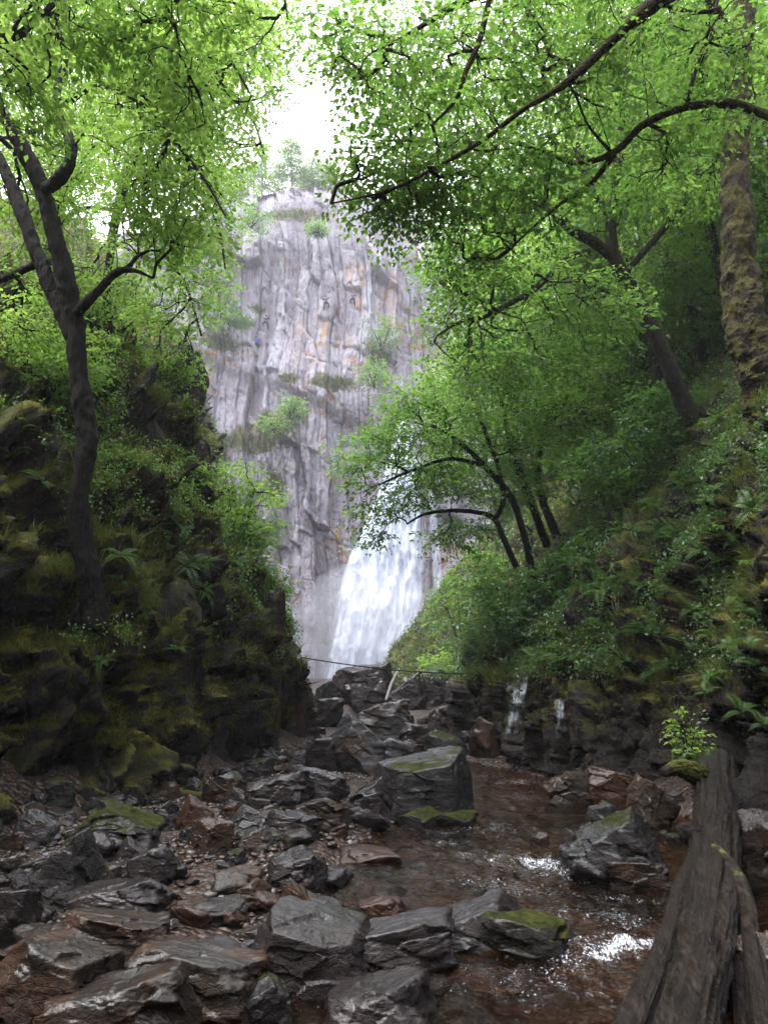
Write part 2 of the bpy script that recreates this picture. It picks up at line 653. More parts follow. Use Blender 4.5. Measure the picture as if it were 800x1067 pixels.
wt.links.new(vm.outputs[0], bg.inputs[0])
bg.inputs[1].default_value = 0.15
wt.links.new(bg.outputs[0], wo.inputs[0])

sd = bpy.data.lights.new('sun', 'SUN')
sd.energy = 1.5
sd.angle = R(25)
sd.color = (1.0, 0.97, 0.93)
so = bpy.data.objects.new('sun', sd)
COL.objects.link(so)
sdir = Vector((math.sin(SUN_AZ) * math.cos(SUN_EL), math.cos(SUN_AZ) * math.cos(SUN_EL), math.sin(SUN_EL)))
so.rotation_euler = sdir.to_track_quat('Z', 'Y').to_euler()
so.location = (0, 0, 90)

# ------------------------------------------------------------------ stream bed and ground


def toe_l(Y):
    return np.interp(Y, [-20, -8, 2, 8.8, 10.5, 13.2, 15.8, 18, 22, 35, 70], [-8, -6, -5, -4.2, -3.5, -2.8, -2.0, -1.6, -2.5, -6.6, -16])


def toe_r(Y):
    return np.interp(Y, [-20, -8, 3, 7.5, 9.8, 13, 15.5, 18.5, 26, 38, 54, 70], [8, 6.5, 4.6, 4.2, 4.3, 4.1, 3.2, 2.3, 2.7, 2.7, -0.5, 0.5])


def chan(Y):
    """middle of the running water"""
    return np.interp(Y, [-8, 3, 4.5, 6, 7.5, 9, 11, 14, 17, 20, 30, 50, 70], [1.2, 1.0, 1.05, 1.2, 1.35, 1.6, 2.1, 2.0, 1.0, 0.1, -0.8, -1.5, -1.8])


def water_z(x, Y):
    z = -0.16 + 0.10 * sstep(4.6, 5.3, Y - 0.25 * x) + 0.10 * sstep(6.6, 7.6, Y - 0.2 * x)
    z = z + 0.35 * sstep(14, 22, Y) + np.maximum(0, Y - 22) * 0.045
    return z


def bed_z(x, Y):
    x = np.asarray(x, float)
    Y = np.asarray(Y, float)
    w = water_z(x, Y)
    c = chan(Y)
    hw = np.interp(Y, [0, 6, 10, 14, 18, 30], [1.7, 1.7, 1.6, 1.2, 0.5, 0.4])
    d = np.abs(x - c) / hw
    prof = -0.30 + 0.36 * sstep(0.35, 1.55, d)
    bar = 0.10 * sstep(0.2, 1.6, (c - x) - 1.1) + 0.05 * sstep(6, 12, Y) * (x < c - 1)
    P = np.stack([x.ravel(), Y.ravel(), np.zeros(x.size)], 1)
    nz = 0.07 * fbm(P * 1.1, 4, seed=3).reshape(x.shape)
    lt, rt = toe_l(Y), toe_r(Y)
    side = 0.9 * np.clip(lt + 0.5 - x, 0, None) * 0.6 + 0.9 * np.clip(x - rt + 0.4, 0, None) * 0.5
    return w + prof + bar + nz + np.minimum(side, 1.5)


def ground_hit(px, py):
    d = ray(px, py)
    t = np.linspace(2.0, 90, 1800)
    p = np.array([0, 0, CAMZ]) + t[:, None] * d[None, :]
    below = p[:, 2] < np.maximum(bed_z(p[:, 0], p[:, 1]), water_z(p[:, 0], p[:, 1]) - 0.05)
    i = int(np.argmax(below)) if below.any() else len(t) - 1
    return p[i]


def build_ground():
    # fine sheet through the gorge, coarse skirt outwards to the horizon, one mesh
    ys = np.concatenate([np.linspace(-120, -8, 18, endpoint=False), np.linspace(-8, 2.5, 40, endpoint=False), np.linspace(2.5, 20, 260, endpoint=False),
                         np.linspace(20, 80, 120, endpoint=False), np.linspace(80, 300, 14)])
    xs = np.concatenate([np.linspace(-300, -8, 14, endpoint=False), np.linspace(-8, 7, 230, endpoint=False), np.linspace(7, 300, 14)])
    X, Y = np.meshgrid(xs, ys, indexing='ij')
    Z = bed_z(np.clip(X, -9, 9), np.clip(Y, -9, 80))
    Z = np.where((np.abs(X) > 12) | (Y > 85) | (Y < -12), np.minimum(Z, 0.0) - 1.5, Z)
    P = np.stack([X, Y, Z], 2).reshape(-1, 3)
    me = mesh_np('ground', P, grid_faces(len(xs), len(ys)))
    k = NT('stream_bed_gravel')
    p = k.pos()
    v = k.voro(p, 17, 'F1', 'Color')
    d = k.voro(p, 17)
    n = k.noise(p, 1.3, 5, 0.6)
    sep = k.n('ShaderNodeSeparateColor')
    k.l(v, sep.inputs[0])
    col = k.ramp(sep.outputs[0], [(0.0, (0.013, 0.007, 0.005)), (0.35, (0.052, 0.025, 0.014)), (0.6, (0.085, 0.048, 0.030)), (0.85, (0.06, 0.05, 0.045)), (1.0, (0.2, 0.17, 0.155))])
    col = k.mix(k.mapr(n, 0.42, 0.62), col, (0.026, 0.013, 0.008))
    h = k.math('SUBTRACT', 1.0, d)
    nr = k.bump(k.math('ADD', h, k.math('MULTIPLY', k.noise(p, 50, 4, 0.6), 0.3)), 1.0, 0.05)
    m = k.done(k.bsdf(col, 0.32, 0.5, nr))
    o = link('ground', me, m)
    o['kind'] = 'structure'


build_ground()


def build_water():
    ys = np.concatenate([np.linspace(2.5, 10, 380, endpoint=False), np.linspace(10, 24, 260)])
    us = np.linspace(0, 1, 300)
    U, Y = np.meshgrid(us, ys, indexing='ij')
    X = (toe_l(Y) - 0.3) + U * (toe_r(Y) + 0.5 - (toe_l(Y) - 0.3))
    Z = water_z(X, Y)
    P = np.stack([X.ravel(), Y.ravel(), np.zeros(X.size)], 1)
    c = chan(Y)
    run = np.exp(-((X - c) / 1.5) ** 2).ravel()
    # rough where the water drops
    def spot(cx, cy, sx, sy, ang=0.0):
        dx, dy = P[:, 0] - cx, P[:, 1] - cy
        a, b = dx * math.cos(ang) + dy * math.sin(ang), -dx * math.sin(ang) + dy * math.cos(ang)
        return np.exp(-(a / sx) ** 2 - (b / sy) ** 2)
    foam = np.zeros(len(P))
    for (px, py, sx, sy, ang, g) in [(562, 905, .50, .16, -0.5, .85), (505, 898, .55, .16, -0.2, .62), (612, 922, .40, .14, -0.5, .7), (640, 1000, .36, .15, 0.35, .95), (682, 990, .28, .12, 0.3, .9),
                                     (590, 1015, .32, .16, 0.6, .65), (470, 884, .5, .2, 0, .45), (520, 930, .7, .25, -0.4, .48), (545, 835, .4, .7, 0, .42), (75, 905, .3, .3, 0, .5),
                                     (395, 905, .3, .15, 0, .5), (650, 945, .5, .15, -0.3, .45), (560, 960, .45, .15, -.4, .45), (350, 890, .4, .2, 0, .45), (540, 818, .5, .5, 0, .5), (600, 960, .5, .2, -.4, .42),
                                     (540, 905, 1.1, .5, -.4, .46), (600, 985, .7, .3, -.2, .45), (500, 870, .8, .4, 0, .40), (640, 965, .5, .3, -.3, .5), (560, 1040, .8, .3, 0, .36)]:
        h = ground_hit(px, py)
        foam = np.maximum(foam, g * spot(h[0], h[1], sx, sy, ang))
    rough = 0.4 + 1.0 * foam + 0.5 * run
    Q = P * np.array([3.2, 2.0, 1])
    wv = 0.034 * fbm(Q, 4, 0.55, seed=11) * rough + 0.03 * foam * ridged(P * 5.0, 3, seed=15) * foam + 0.026 * perlin(P * np.array([8, 5, 1.0]), 19) * rough + 0.007 * perlin(P * np.array([17, 11, 1.0]), 20) * rough
    Z = Z.ravel() + wv
    me = mesh_np('water', np.stack([X.ravel(), Y.ravel(), Z], 1), grid_faces(len(us), len(ys)))
    set_attr(me, 'foam', foam)
    k = NT('brown_stream_water')
    p = k.pos((1.0, 0.6, 1))
    n1 = k.noise(p, 9, 5, 0.65, 1.2)
    n2 = k.noise(p, 34, 4, 0.65, 0.8)
    h = k.math('ADD', n1, k.math('MULTIPLY', n2, 0.35))
    nr = k.bump(h, 0.5, 0.05)
    fr = k.n('ShaderNodeFresnel')
    fr.inputs[0].default_value = 1.33
    k.l(nr, fr.inputs['Normal'])
    tr = k.n('ShaderNodeBsdfTransparent')
    tr.inputs[0].default_value = (0.74, 0.52, 0.33, 1)
    gl = k.n('ShaderNodeBsdfGlossy')
    gl.inputs['Roughness'].default_value = 0.06
    k.l(nr, gl.inputs['Normal'])
    df = k.n('ShaderNodeBsdfDiffuse')
    df.inputs[0].default_value = (0.030, 0.013, 0.006, 1)
    base = k.n('ShaderNodeMixShader')
    base.inputs[0].default_value = 0.16
    k.l(tr.outputs[0], base.inputs[1])
    k.l(df.outputs[0], base.inputs[2])
    m1 = k.n('ShaderNodeMixShader')
    k.l(fr.outputs[0], m1.inputs[0])
    k.l(base.outputs[0], m1.inputs[1])
    k.l(gl.outputs[0], m1.inputs[2])
    f = k.math('ADD', k.math('MULTIPLY', k.attr('foam'), 0.46), k.math('MULTIPLY', n2, 0.60))
    f = k.math('ADD', f, k.math('MULTIPLY', n1, 0.50))
    n3 = k.noise(k.pos((1.0, .55, 1)), 70, 3, .6, .5)
    f = k.math('ADD', f, k.math('MULTIPLY', k.math('SUBTRACT', n3, .5), 1.1))
    fm = k.mapr(f, 0.815, 1.10)
    wh = k.n('ShaderNodeBsdfDiffuse')
    wh.inputs[0].default_value = (0.70, 0.72, 0.78, 1)
    m2 = k.n('ShaderNodeMixShader')
    k.l(fm, m2.inputs[0])
    k.l(m1.outputs[0], m2.inputs[1])
    k.l(wh.outputs[0], m2.inputs[2])
    o = link('water', me, k.done(m2.outputs[0]))
    o['kind'] = 'structure'


build_water()

# ------------------------------------------------------------------ gorge sides
BVH = {}


def finish_bank(name, G, disp_fn, moss_fn=None, mat='bank', attrs=None):
    N = grid_normals(G)
    nu, nv, _ = G.shape
    P, Nn = G.reshape(-1, 3), N.reshape(-1, 3)
    # make the normals point into the gorge / up
    if Nn[:, 2].mean() < 0:
        Nn = -Nn
    D = disp_fn(P, Nn)
    V = P + Nn * D[:, None]
    F = grid_faces(nu, nv)
    e1 = V[F[:, 1]] - V[F[:, 0]]
    e2 = V[F[:, 3]] - V[F[:, 0]]
    if (np.cross(e1, e2)[:, 2]).mean() < 0:
        F = F[:, ::-1]
    me = mesh_np(name, V, F)
    set_attr(me, 'moss', moss_fn(V) if moss_fn else np.zeros(len(V)))
    for kx, fn in (attrs or {}).items():
        set_attr(me, kx, fn(V))
    o = link(name, me, M[mat])
    o['kind'] = 'structure'
    fn_ = np.zeros((len(V), 3), np.float32)
    me.vertices.foreach_get('normal', fn_.ravel()) if False else None
    tris = quads_to_tris(F)
    BVH[name] = BVHTree.FromPolygons([tuple(v) for v in V], [tuple(int(i) for i in t) for t in tris])
    Vn = np.zeros(len(V) * 3, np.float32)
    me.vertices.foreach_get('normal', Vn)
    return o, V, Vn.reshape(-1, 3)


def col_px(*pts):
    return [at(*p) for p in pts]


netL = [
    [(-7, -14, -.3), (-7.3, -14, 2), (-8, -14, 4), (-9, -14, 6), (-11, -14, 9), (-17, -14, 15), (-30, -14, 30)],
    [(-5.6, -4, -.3), (-5.8, -4, 2), (-6.4, -4, 4), (-7.5, -4, 6), (-10, -4, 9), (-15, -4, 14), (-30, -4, 28)],
    [(-4.9, 4, -.3), (-5.0, 4, 1.6), (-5.4, 4, 3.2), (-6.5, 4, 4.8), (-8.5, 4, 6.8), (-13, 4, 12), (-28, 4, 26)],
    col_px((5, 882, 8.8), (10, 740, 9.0), (5, 620, 9.3), (10, 500, 10.2), (15, 400, 12), (0, 270, 16), (-100, 150, 28)),
    col_px((140, 856, 10.5), (138, 730, 10.6), (135, 620, 10.9), (128, 510, 11.8), (132, 410, 13), (130, 320, 17), (60, 220, 30)),
    col_px((235, 830, 13.2), (238, 740, 13.3), (232, 650, 13.5), (205, 560, 14.2), (185, 475, 14.8), (172, 385, 16), (130, 290, 30)),
    col_px((300, 812, 15.8), (298, 720, 16), (294, 650, 16.2), (284, 612, 16.6), (240, 560, 17.6), (200, 440, 18.6), (165, 340, 30)),
    col_px((326, 800, 17.6), (325, 745, 17.8), (302, 650, 18.2), (288, 615, 18.8), (250, 565, 20), (208, 450, 22), (180, 350, 32)),
    col_px((312, 775, 22), (300, 700, 23), (280, 640, 24), (260, 590, 25), (235, 540, 26), (205, 430, 28), (185, 370, 36)),
    col_px((262, 730, 38), (250, 650, 39), (235, 590, 41), (222, 530, 43), (212, 480, 46), (205, 430, 50), (190, 390, 60)),
    col_px((210, 700, 66), (205, 640, 67), (200, 580, 68), (195, 520, 69), (190, 460, 70), (180, 410, 72), (150, 380, 80)),
]
GL = net_surface(netL, [6, 10, 50, 90, 90, 80, 36, 24, 16, 12], [46, 50, 50, 46, 34, 14])


def dispL(P, N):
    near = np.clip(1.4 - P[:, 1] / 60, 0.6, 1.2)
    q = P * np.array([1, 1, 0.42])
    w = fbm(P * 1.1, 3, seed=5)[:, None]
    a, ac = facets(q * 0.75 + 0.25 * w, 3, .7)
    b, bc = facets(q * 1.9 + 0.20 * w, 6, .7)
    c, cc = facets(q * 4.6 + 0.3 * w, 7, .6)
    e1, e2, ev = cells(P * np.array([1, 1, .55]) * 0.95 + .3 * w, 4)
    g1, g2, gv = cells(P * np.array([1, 1, .75]) * 2.3 + .25 * w, 5)
    bare = sstep(11.5, 14.5, P[:, 1]) * sstep(4.6, 3.4, P[:, 2])
    d = -0.28 + 0.16 * a + (.09 + .16 * bare) * b + 0.05 * c - 0.05 * ac * bare
    d += (1 - .5 * bare) * (0.60 * (ev - .5) + 0.75 * (.42 - e1 ** 2) - .28 * sstep(.16, 0, e2 - e1))
    d += (1 - .6 * bare) * (0.20 * (.40 - g1 ** 2) + .12 * (gv - .5))
    d += .26 * (ridged(P * np.array([1.25, 1.25, .28]) + .4 * w, 3, .5, seed=19) - .55)
    d += 0.12 * ridged(P * 0.8 * np.array([1, 1, .6]), 4, 0.55, seed=9) + 0.04 * fbm(P * 6, 3, seed=13)
    d -= .32 * sstep(13.6, 15.4, P[:, 1]) * sstep(23, 19, P[:, 1])
    return d * near * 1.12


def mossL(V):
    m = 0.12 * fbm(V * 0.35, 3, seed=21) - 0.02
    # bare wet rock on the downstream corner
    m = m - 0.55 * sstep(12.5, 14.2, V[:, 1]) * sstep(4.2, 3.2, V[:, 2])
    m = m - 0.22 * sstep(1.0, 0.2, V[:, 2])
    return m


bankL, VL, NL = finish_bank('left_bank', GL, dispL, mossL)

netR = [
    [(8, -14, -.3), (8.3, -14, 2), (9, -14, 4), (10, -14, 6), (12, -14, 9), (18, -14, 15), (32, -14, 30)],
    [(6, -4, -.3), (6.2, -4, 2), (6.6, -4, 4), (7.4, -4, 6), (9, -4, 8.5), (15, -4, 15), (30, -4, 30)],
    [(4.7, 3, -.3), (5, 3, 1.5), (5.2, 3, 3), (5.6, 3, 4.6), (7, 3, 6.5), (12, 3, 12), (28, 3, 28)],
    col_px((870, 890, 7.2), (870, 760, 7.4), (860, 620, 7.7), (850, 500, 8.2), (850, 410, 9.2), (880, 320, 12), (950, 120, 24)),
    col_px((752, 845, 9.8), (752, 745, 10), (756, 625, 10.4), (766, 505, 11), (785, 412, 11.6), (800, 310, 16), (830, 90, 32)),
    col_px((655, 825, 13), (655, 750, 13.3), (664, 650, 14), (684, 550, 15), (704, 460, 17), (722, 360, 23), (735, 150, 42)),
    col_px((560, 800, 15.6), (560, 745, 15.8), (557, 695, 16.2), (582, 615, 18), (622, 525, 21), (642, 425, 28), (655, 230, 46)),
    col_px((497, 782, 18.5), (498, 725, 18.8), (502, 688, 19.2), (517, 645, 20.5), (548, 570, 24), (575, 470, 32), (595, 290, 50)),
    col_px((482, 750, 26), (484, 718, 26.5), (490, 690, 27), (505, 640, 29), (535, 570, 32), (565, 480, 38), (585, 310, 55)),
    col_px((458, 730, 38), (464, 706, 39), (474, 676, 40), (495, 625, 43), (525, 565, 46), (555, 490, 50), (575, 340, 62)),
    col_px((392, 708, 54), (408, 686, 54.5), (436, 650, 55), (466, 612, 56.5), (498, 578, 58), (540, 490, 62), (570, 360, 70)),
    col_px((400, 708, 64), (430, 680, 65), (460, 630, 66), (482, 590, 67), (512, 550, 68), (546, 480, 70), (578, 370, 78)),
]
GR = net_surface(netR, [6, 10, 44, 64, 84, 60, 46, 30, 26, 30, 14], [40, 46, 46, 44, 32, 18])


def dispR(P, N):
    q = P * np.array([1, 1, 0.5])
    w = fbm(P * 1.1, 3, seed=35)[:, None]
    a, ac = facets(q * 0.7 + 0.3 * w, 33, .7)
    b, bc = facets(q * 1.8 + 0.2 * w, 36, .7)
    c, cc = facets(q * 4.4 + 0.3 * w, 37, .6)
    d = -0.18 + 0.40 * a + 0.20 * b + 0.07 * c - .04 * ac - .03 * bc
    d += 0.18 * ridged(P * 0.8, 4, 0.55, seed=39) + 0.05 * fbm(P * 5.5, 3, seed=43)
    return d


def mossR(V):
    m = 0.18 * fbm(V * 0.35, 3, seed=61) - 0.10
    m = m - 0.55 * sstep(1.9, 1.0, V[:, 2]) * sstep(30, 22, V[:, 1])
    return m


bankR, VR, NR = finish_bank('right_bank', GR, dispR, mossR)

# ------------------------------------------------------------------ the far cliff
cx_ = [-60, 60, 150, 205, 250, 300, 345, 385, 405, 425, 455, 520, 620, 760]
top = [300, 275, 248, 228, 212, 204, 200, 208, 216, 226, 240, 262, 290, 310]
Yb = [60, 66, 71, 73, 74, 74, 74, 74, 75, 75.5, 75, 73, 72, 70]
netC = []
for px, ty, yb in zip(cx_, top, Yb):
    rows = []
    for j, f in enumerate((0, .16, .33, .5, .67, .84, 1.0)):
        py = 730 + (ty - 730) * f
        dY = 7.0 * f + (1.2 if j in (2, 4) else 0.0) * math.sin(px * 0.03)
        groove = 1.6 * math.exp(-((px - (352 + 62 * f)) / 30.0) ** 2) if f < 0.65 else 0
        rows.append(at(px, py, yb + dY + groove))
    e = rows[-1]
    rows.append(e + np.array([0, 5.0, 1.6]))
    rows.append(e + np.array([0, 40.0, 12.0]))
    netC.append(rows)
GC = net_surface(netC, [8, 14, 30, 50, 56, 54, 48, 30, 30, 36, 26, 14, 8], [60, 64, 64, 64, 62, 60, 14, 10])


def dispC(P, N):
    w = fbm(P * np.array([.10, .10, .05]), 4, seed=70)
    w2 = fbm(P * np.array([.5, .5, .3]), 3, seed=78)
    x = P[:, 0] + .05 * P[:, 2]
    z = P[:, 2] + .25 * P[:, 0]
    a, ac = blocks(x + 1.6 * w, z + 2 * w, 6.5, 17, 71)
    b, bc = blocks(x + .7 * w + .25 * w2, z + 1.5 * w, 2.6, 6.5, 72)
    c, cc = blocks(x + .5 * w + .30 * w2, z + w + .3 * w2, 1.05, 2.4, 73)
    e, ec = blocks(x + .3 * w2, z + .4 * w2, .42, .9, 74)
    d = 2.0 * a + .80 * b + .26 * c + .08 * e - .40 * ac - .24 * bc - .09 * cc - .02 * ec
    d += 0.30 * fbm(P * np.array([.4, .4, .25]), 5, 0.55, seed=75) + 0.05 * fbm(P * 2.5, 3, 0.6, seed=79)
    s_ = (P[:, 0] + 15) * .45 + P[:, 2] - 36
    d += .9 * (sstep(-1.2, 0.2, s_) - sstep(0.2, 9, s_))          # slanting ledge
    return d * (1 - .65 * sstep(50, 55, P[:, 2]))


def proj(V):
    r = V - np.array([0, 0, CAMZ])
    z = r[:, 1] * CP + r[:, 2] * SP
    y = -r[:, 1] * SP + r[:, 2] * CP
    return 400 + FPX * r[:, 0] / z, 533.5 - FPX * y / z


_fall = at(390, 600, 74)


def gauss(V, c, s):
    d = (V - np.asarray(c)) / np.asarray(s)
    return np.exp(-(d ** 2).sum(1))


LEDGES = [((262, 458), (4.5, 4, 2.0)), ((285, 440), (4.0, 4, 2.0)), ((345, 400), (3.5, 4, 1.0)), ((250, 325), (2.0, 4, 1.2)), ((228, 350), (2.6, 4, 1.6)), ((265, 305), (1.6, 4, 1.0)),
          ((222, 470), (2.5, 4, 3.0)), ((352, 396), (3, 4, 1.0)), ((300, 205), (7, 5, 1.5)), ((215, 240), (4, 4, 3.0)), ((300, 395), (1.6, 4, 1.0)), ((285, 505), (1.6, 4, 3.0)), ((395, 360), (2.4, 4, 2.2))]


def veg(V):
    m = np.zeros(len(V))
    for (p, s) in LEDGES:
        c = at(p[0], p[1], 77)
        m = np.maximum(m, gauss(V, c, (s[0], 9, s[2])))
    top_ = sstep(2.0, 9.0, V[:, 1] - 79.5)
    return np.maximum(m * 0.85, top_)


def ochre(V):
    m = np.zeros(len(V))
    for px, py, sx, sz in [(372, 270, 1.6, 2.0), (372, 300, 1.2, 1.4), (355, 312, 1.2, .8), (405, 290, 1.4, 3.0), (355, 560, 2.2, 1.6), (360, 572, 1.4, 1.4), (330, 350, 2.4, 3.5),
                           (225, 365, 2, 1.5), (345, 345, 2, 1.5)]:
        m = np.maximum(m, gauss(V, at(px, py, 77), (sx, 9, sz)))
    return m


def damp(V):
    m = np.zeros(len(V))
    for px, py, sx, sz in [(443, 590, 2.0, 7.0), (440, 520, 2.0, 6), (338, 285, 1.6, 7.0), (300, 560, 4.0, 7.0), (330, 500, 4, 6), (415, 420, 2, 5), (392, 250, .8, 5), (345, 660, 2, 5), (210, 265, 4, 5)]:
        m = np.maximum(m, gauss(V, at(px, py, 76), (sx, 9, sz)))
    n = 0.5 + 0.9 * fbm(V * np.array([.9, .5, .10]), 3, seed=91)
    return np.clip(m * n * 1.3, 0, 1)


cliff, VC, NC = finish_bank('cliff', GC, dispC, None, 'cliff', {'veg': veg, 'ochre': ochre, 'damp': damp})
# hills unseen behind the viewer, made steep to block low skylight


def build_shade_hills():
    a = np.linspace(R(-196), R(16), 90)
    r = np.linspace(0, 1, 30)
    A, T = np.meshgrid(a, r, indexing='ij')
    rad = 9 + 90 * T
    Z = -1.5 + 26 * sstep(0, 0.20, T) + 16 * T
    X, Y = rad * np.cos(A) * 1.0, -14 + rad * np.sin(A) * 0.9
    P = np.stack([X.ravel(), Y.ravel(), Z.ravel()], 1)
    P[:, 2] += 1.6 * fbm(P * 0.1, 4, seed=101) * np.clip(T.ravel() * 5, 0, 1)
    me = mesh_np('hills', P, grid_faces(len(a), len(r)))
    set_attr(me, 'moss', np.full(len(P), 0.35))
    o = link('hills', me, M['bank'])
    o['kind'] = 'structure'


build_shade_hills()


def first_hit(px, py, names=('left_bank', 'right_bank', 'cliff')):
    d = Vector(ray(px, py)).normalized()
    best = None
    for n in names:
        h = BVH[n].ray_cast(Vector((0, 0, CAMZ)), d)
        if h[0] is not None and (best is None or h[3] < best[3]):
            best = h
    return best


def drop(x, y, names=('left_bank', 'right_bank', 'cliff')):
    z = None
    for n in names:
        h = BVH[n].ray_cast(Vector((x, y, 120)), Vector((0, 0, -1)))
        if h[0] is not None:
            z = h[0].z if z is None else max(z, h[0].z)
    return float(bed_z(np.array([x]), np.array([y]))[0]) if z is None else z


# ------------------------------------------------------------------ waterfall
def build_fall():
    root = empty('waterfall', at(388, 690, 71.5))
    tag(root, 'tall white waterfall fanning out down the pale cliff', 'waterfall')
    # (py, left px, right px, depth)
    rows = [(440, 412, 426, 76.6), (452, 408, 433, 76.0), (500, 396, 438, 75.0), (545, 376, 443, 74.2), (590, 356, 445, 73.4), (640, 345, 442, 72.4), (675, 340, 424, 71.6), (700, 335, 408, 71.0), (735, 330, 400, 70.2)]
    k = NT('falling_white_water')
    uv = k.n('ShaderNodeUVMap')
    mp = k.n('ShaderNodeMapping')
    k.l(uv.outputs[0], mp.inputs[0])
    mp.inputs['Scale'].default_value = (9, 2.2, 1)
    n1 = k.noise(mp.outputs[0], 1.6, 6, 0.62, 0.7)
    mp2 = k.n('ShaderNodeMapping')
    k.l(uv.outputs[0], mp2.inputs[0])
    mp2.inputs['Scale'].default_value = (34, 3.2, 1)
    n2 = k.noise(mp2.outputs[0], 1.5, 5, 0.6, 0.4)
    s = k.math('ADD', k.math('MULTIPLY', n1, 0.75), k.math('MULTIPLY', n2, 0.5))
    a = k.math('ADD', s, k.attr('body'))
    al = k.mapr(a, 0.98, 1.45)
    tr = k.n('ShaderNodeBsdfTransparent')
    d = k.n('ShaderNodeBsdfDiffuse')
    k.l(k.mix(k.mapr(s, 0.45, 0.75), (0.66, 0.74, 0.90), (0.80, 0.85, 0.95)), d.inputs[0])
    t = k.n('ShaderNodeBsdfTranslucent')
    t.inputs[0].default_value = (0.82, 0.87, 0.96, 1)
    m0 = k.n('ShaderNodeMixShader')
    m0.inputs[0].default_value = 0.35
    k.l(d.outputs[0], m0.inputs[1])
    k.l(t.outputs[0], m0.inputs[2])
    m1 = k.n('ShaderNodeMixShader')
    k.l(al, m1.inputs[0])
    k.l(tr.outputs[0], m1.inputs[1])
    k.l(m0.outputs[0], m1.inputs[2])
    mat = k.done(m1.outputs[0])

    def veil(name, rows, body, seed, off):
        nv = 160
        nu = 70
        rr = np.array(rows, float)
        t = np.linspace(0, len(rr) - 1, nv)
        c = catmull(rr, t)
        U = np.linspace(0, 1, nu)
        P = np.zeros((nu, nv, 3))
        for i, u in enumerate(U):
            for j in range(nv):
                y, l, r, D = c[j]
                P[i, j] = at(l + (r - l) * u, y, D - off - 1.0 * math.sin(u * math.pi))
        Q = P.reshape(-1, 3)
        Q[:, 1] -= 0.55 * ridged(Q * np.array([.9, .3, .22]), 4, seed=seed) + 0.22 * fbm(Q * np.array([2.5, 1, .5]), 3, seed=seed + 5)
        me = mesh_np(name, Q, grid_faces(nu, nv))
        uu = np.repeat(U, nv)
        vv = np.tile(np.linspace(0, 1, nv), nu)
        edge = sstep(0, 0.20, uu) * sstep(1.0, 0.78, uu)
        set_attr(me, 'body', body - 0.65 * (1 - edge) - 0.5 * sstep(0.04, 0.0, vv))
        ul = me.uv_layers.new(name='UVMap')
        li = np.zeros(len(me.loops), np.int32)
        me.loops.foreach_get('vertex_index', li)
        ul.data.foreach_set('uv', np.stack([uu[li], vv[li] + seed * 0.137], 1).astype(np.float32).ravel())
        o = link(name, me, mat, root)
        o.matrix_parent_inverse = Matrix.Translation(root.location).inverted()
        return o

    veil('main_veil', rows, 1.05, 3, 1.2)
    veil('main_veil', [(y, l - 3, r + 4, D) for y, l, r, D in rows], 0.42, 9, 2.4)
    veil('spray_veil', [(y, l - 7, r + 9, D) for y, l, r, D in rows[2:]], 0.22, 21, 3.4)
    veil('side_trickle', [(y, 443 + (y - 500) * 0.06, 453 + (y - 500) * 0.09, 74) for y in (500, 530, 560, 600, 640, 680)], 0.60, 15, 0.6)
    return mat


FALL_MAT = build_fall()


def trickle(label, pts, w):
    """thin water running down the right bank: pts are places of the photograph, laid on the rock there"""
    t = np.linspace(0, len(pts) - 1, 60)
    c = catmull(np.array(pts, float), t)
    ww = np.interp(t, range(len(w)), w)
    nu = 12
    G = np.zeros((nu, 60, 3))
    last = None
    for j in range(60):
        for i, u in enumerate(np.linspace(-.5, .5, nu)):
            h = first_hit(c[j, 0] + u * ww[j], c[j, 1], ('right_bank',))
            if h is not None:
                last = np.array(h[0]) + np.array([-.3, -.9, .2]) * .06
            G[i, j] = last
    me = mesh_np('trickle', G.reshape(-1, 3), grid_faces(nu, 60))
    uu, vv = np.repeat(np.linspace(0, 1, nu), 60), np.tile(np.linspace(0, 1, 60), nu)
    set_attr(me, 'body', .52 - .5 * (1 - sstep(0, .25, uu) * sstep(1, .75, uu)) - .3 * (1 - sstep(0, .1, vv) * sstep(1, .85, vv)))
    ul = me.uv_layers.new(name='UVMap')
    li = np.zeros(len(me.loops), np.int32)
    me.loops.foreach_get('vertex_index', li)
    ul.data.foreach_set('uv', np.stack([uu[li] * .25 + .3, vv[li] * .5 + len(label) * .01], 1).astype(np.float32).ravel())
    o = link('trickle', me, FALL_MAT)
    tag(o, label, 'trickle')


trickle('wide white trickle down the dark wall of the right bank', [(540, 696), (538, 720), (536, 745), (532, 772)], [32, 32, 26, 14])
trickle('narrow white trickle near the mossy end of the right rock wall', [(582, 728), (584, 745), (586, 768)], [16, 16, 20])

# ------------------------------------------------------------------ rocks
_ICO = {}


def ico(level):
    if level not in _ICO:
        bm = bmesh.new()
        bmesh.ops.create_icosphere(bm, subdivisions=level, radius=1)
        v = np.array([x.co[:] for x in bm.verts])
        v /= np.linalg.norm(v, axis=1)[:, None]
        f = np.array([[q.index for q in p.verts] for p in bm.faces])
        bm.free()
        _ICO[level] = (v, f)
    return _ICO[level]


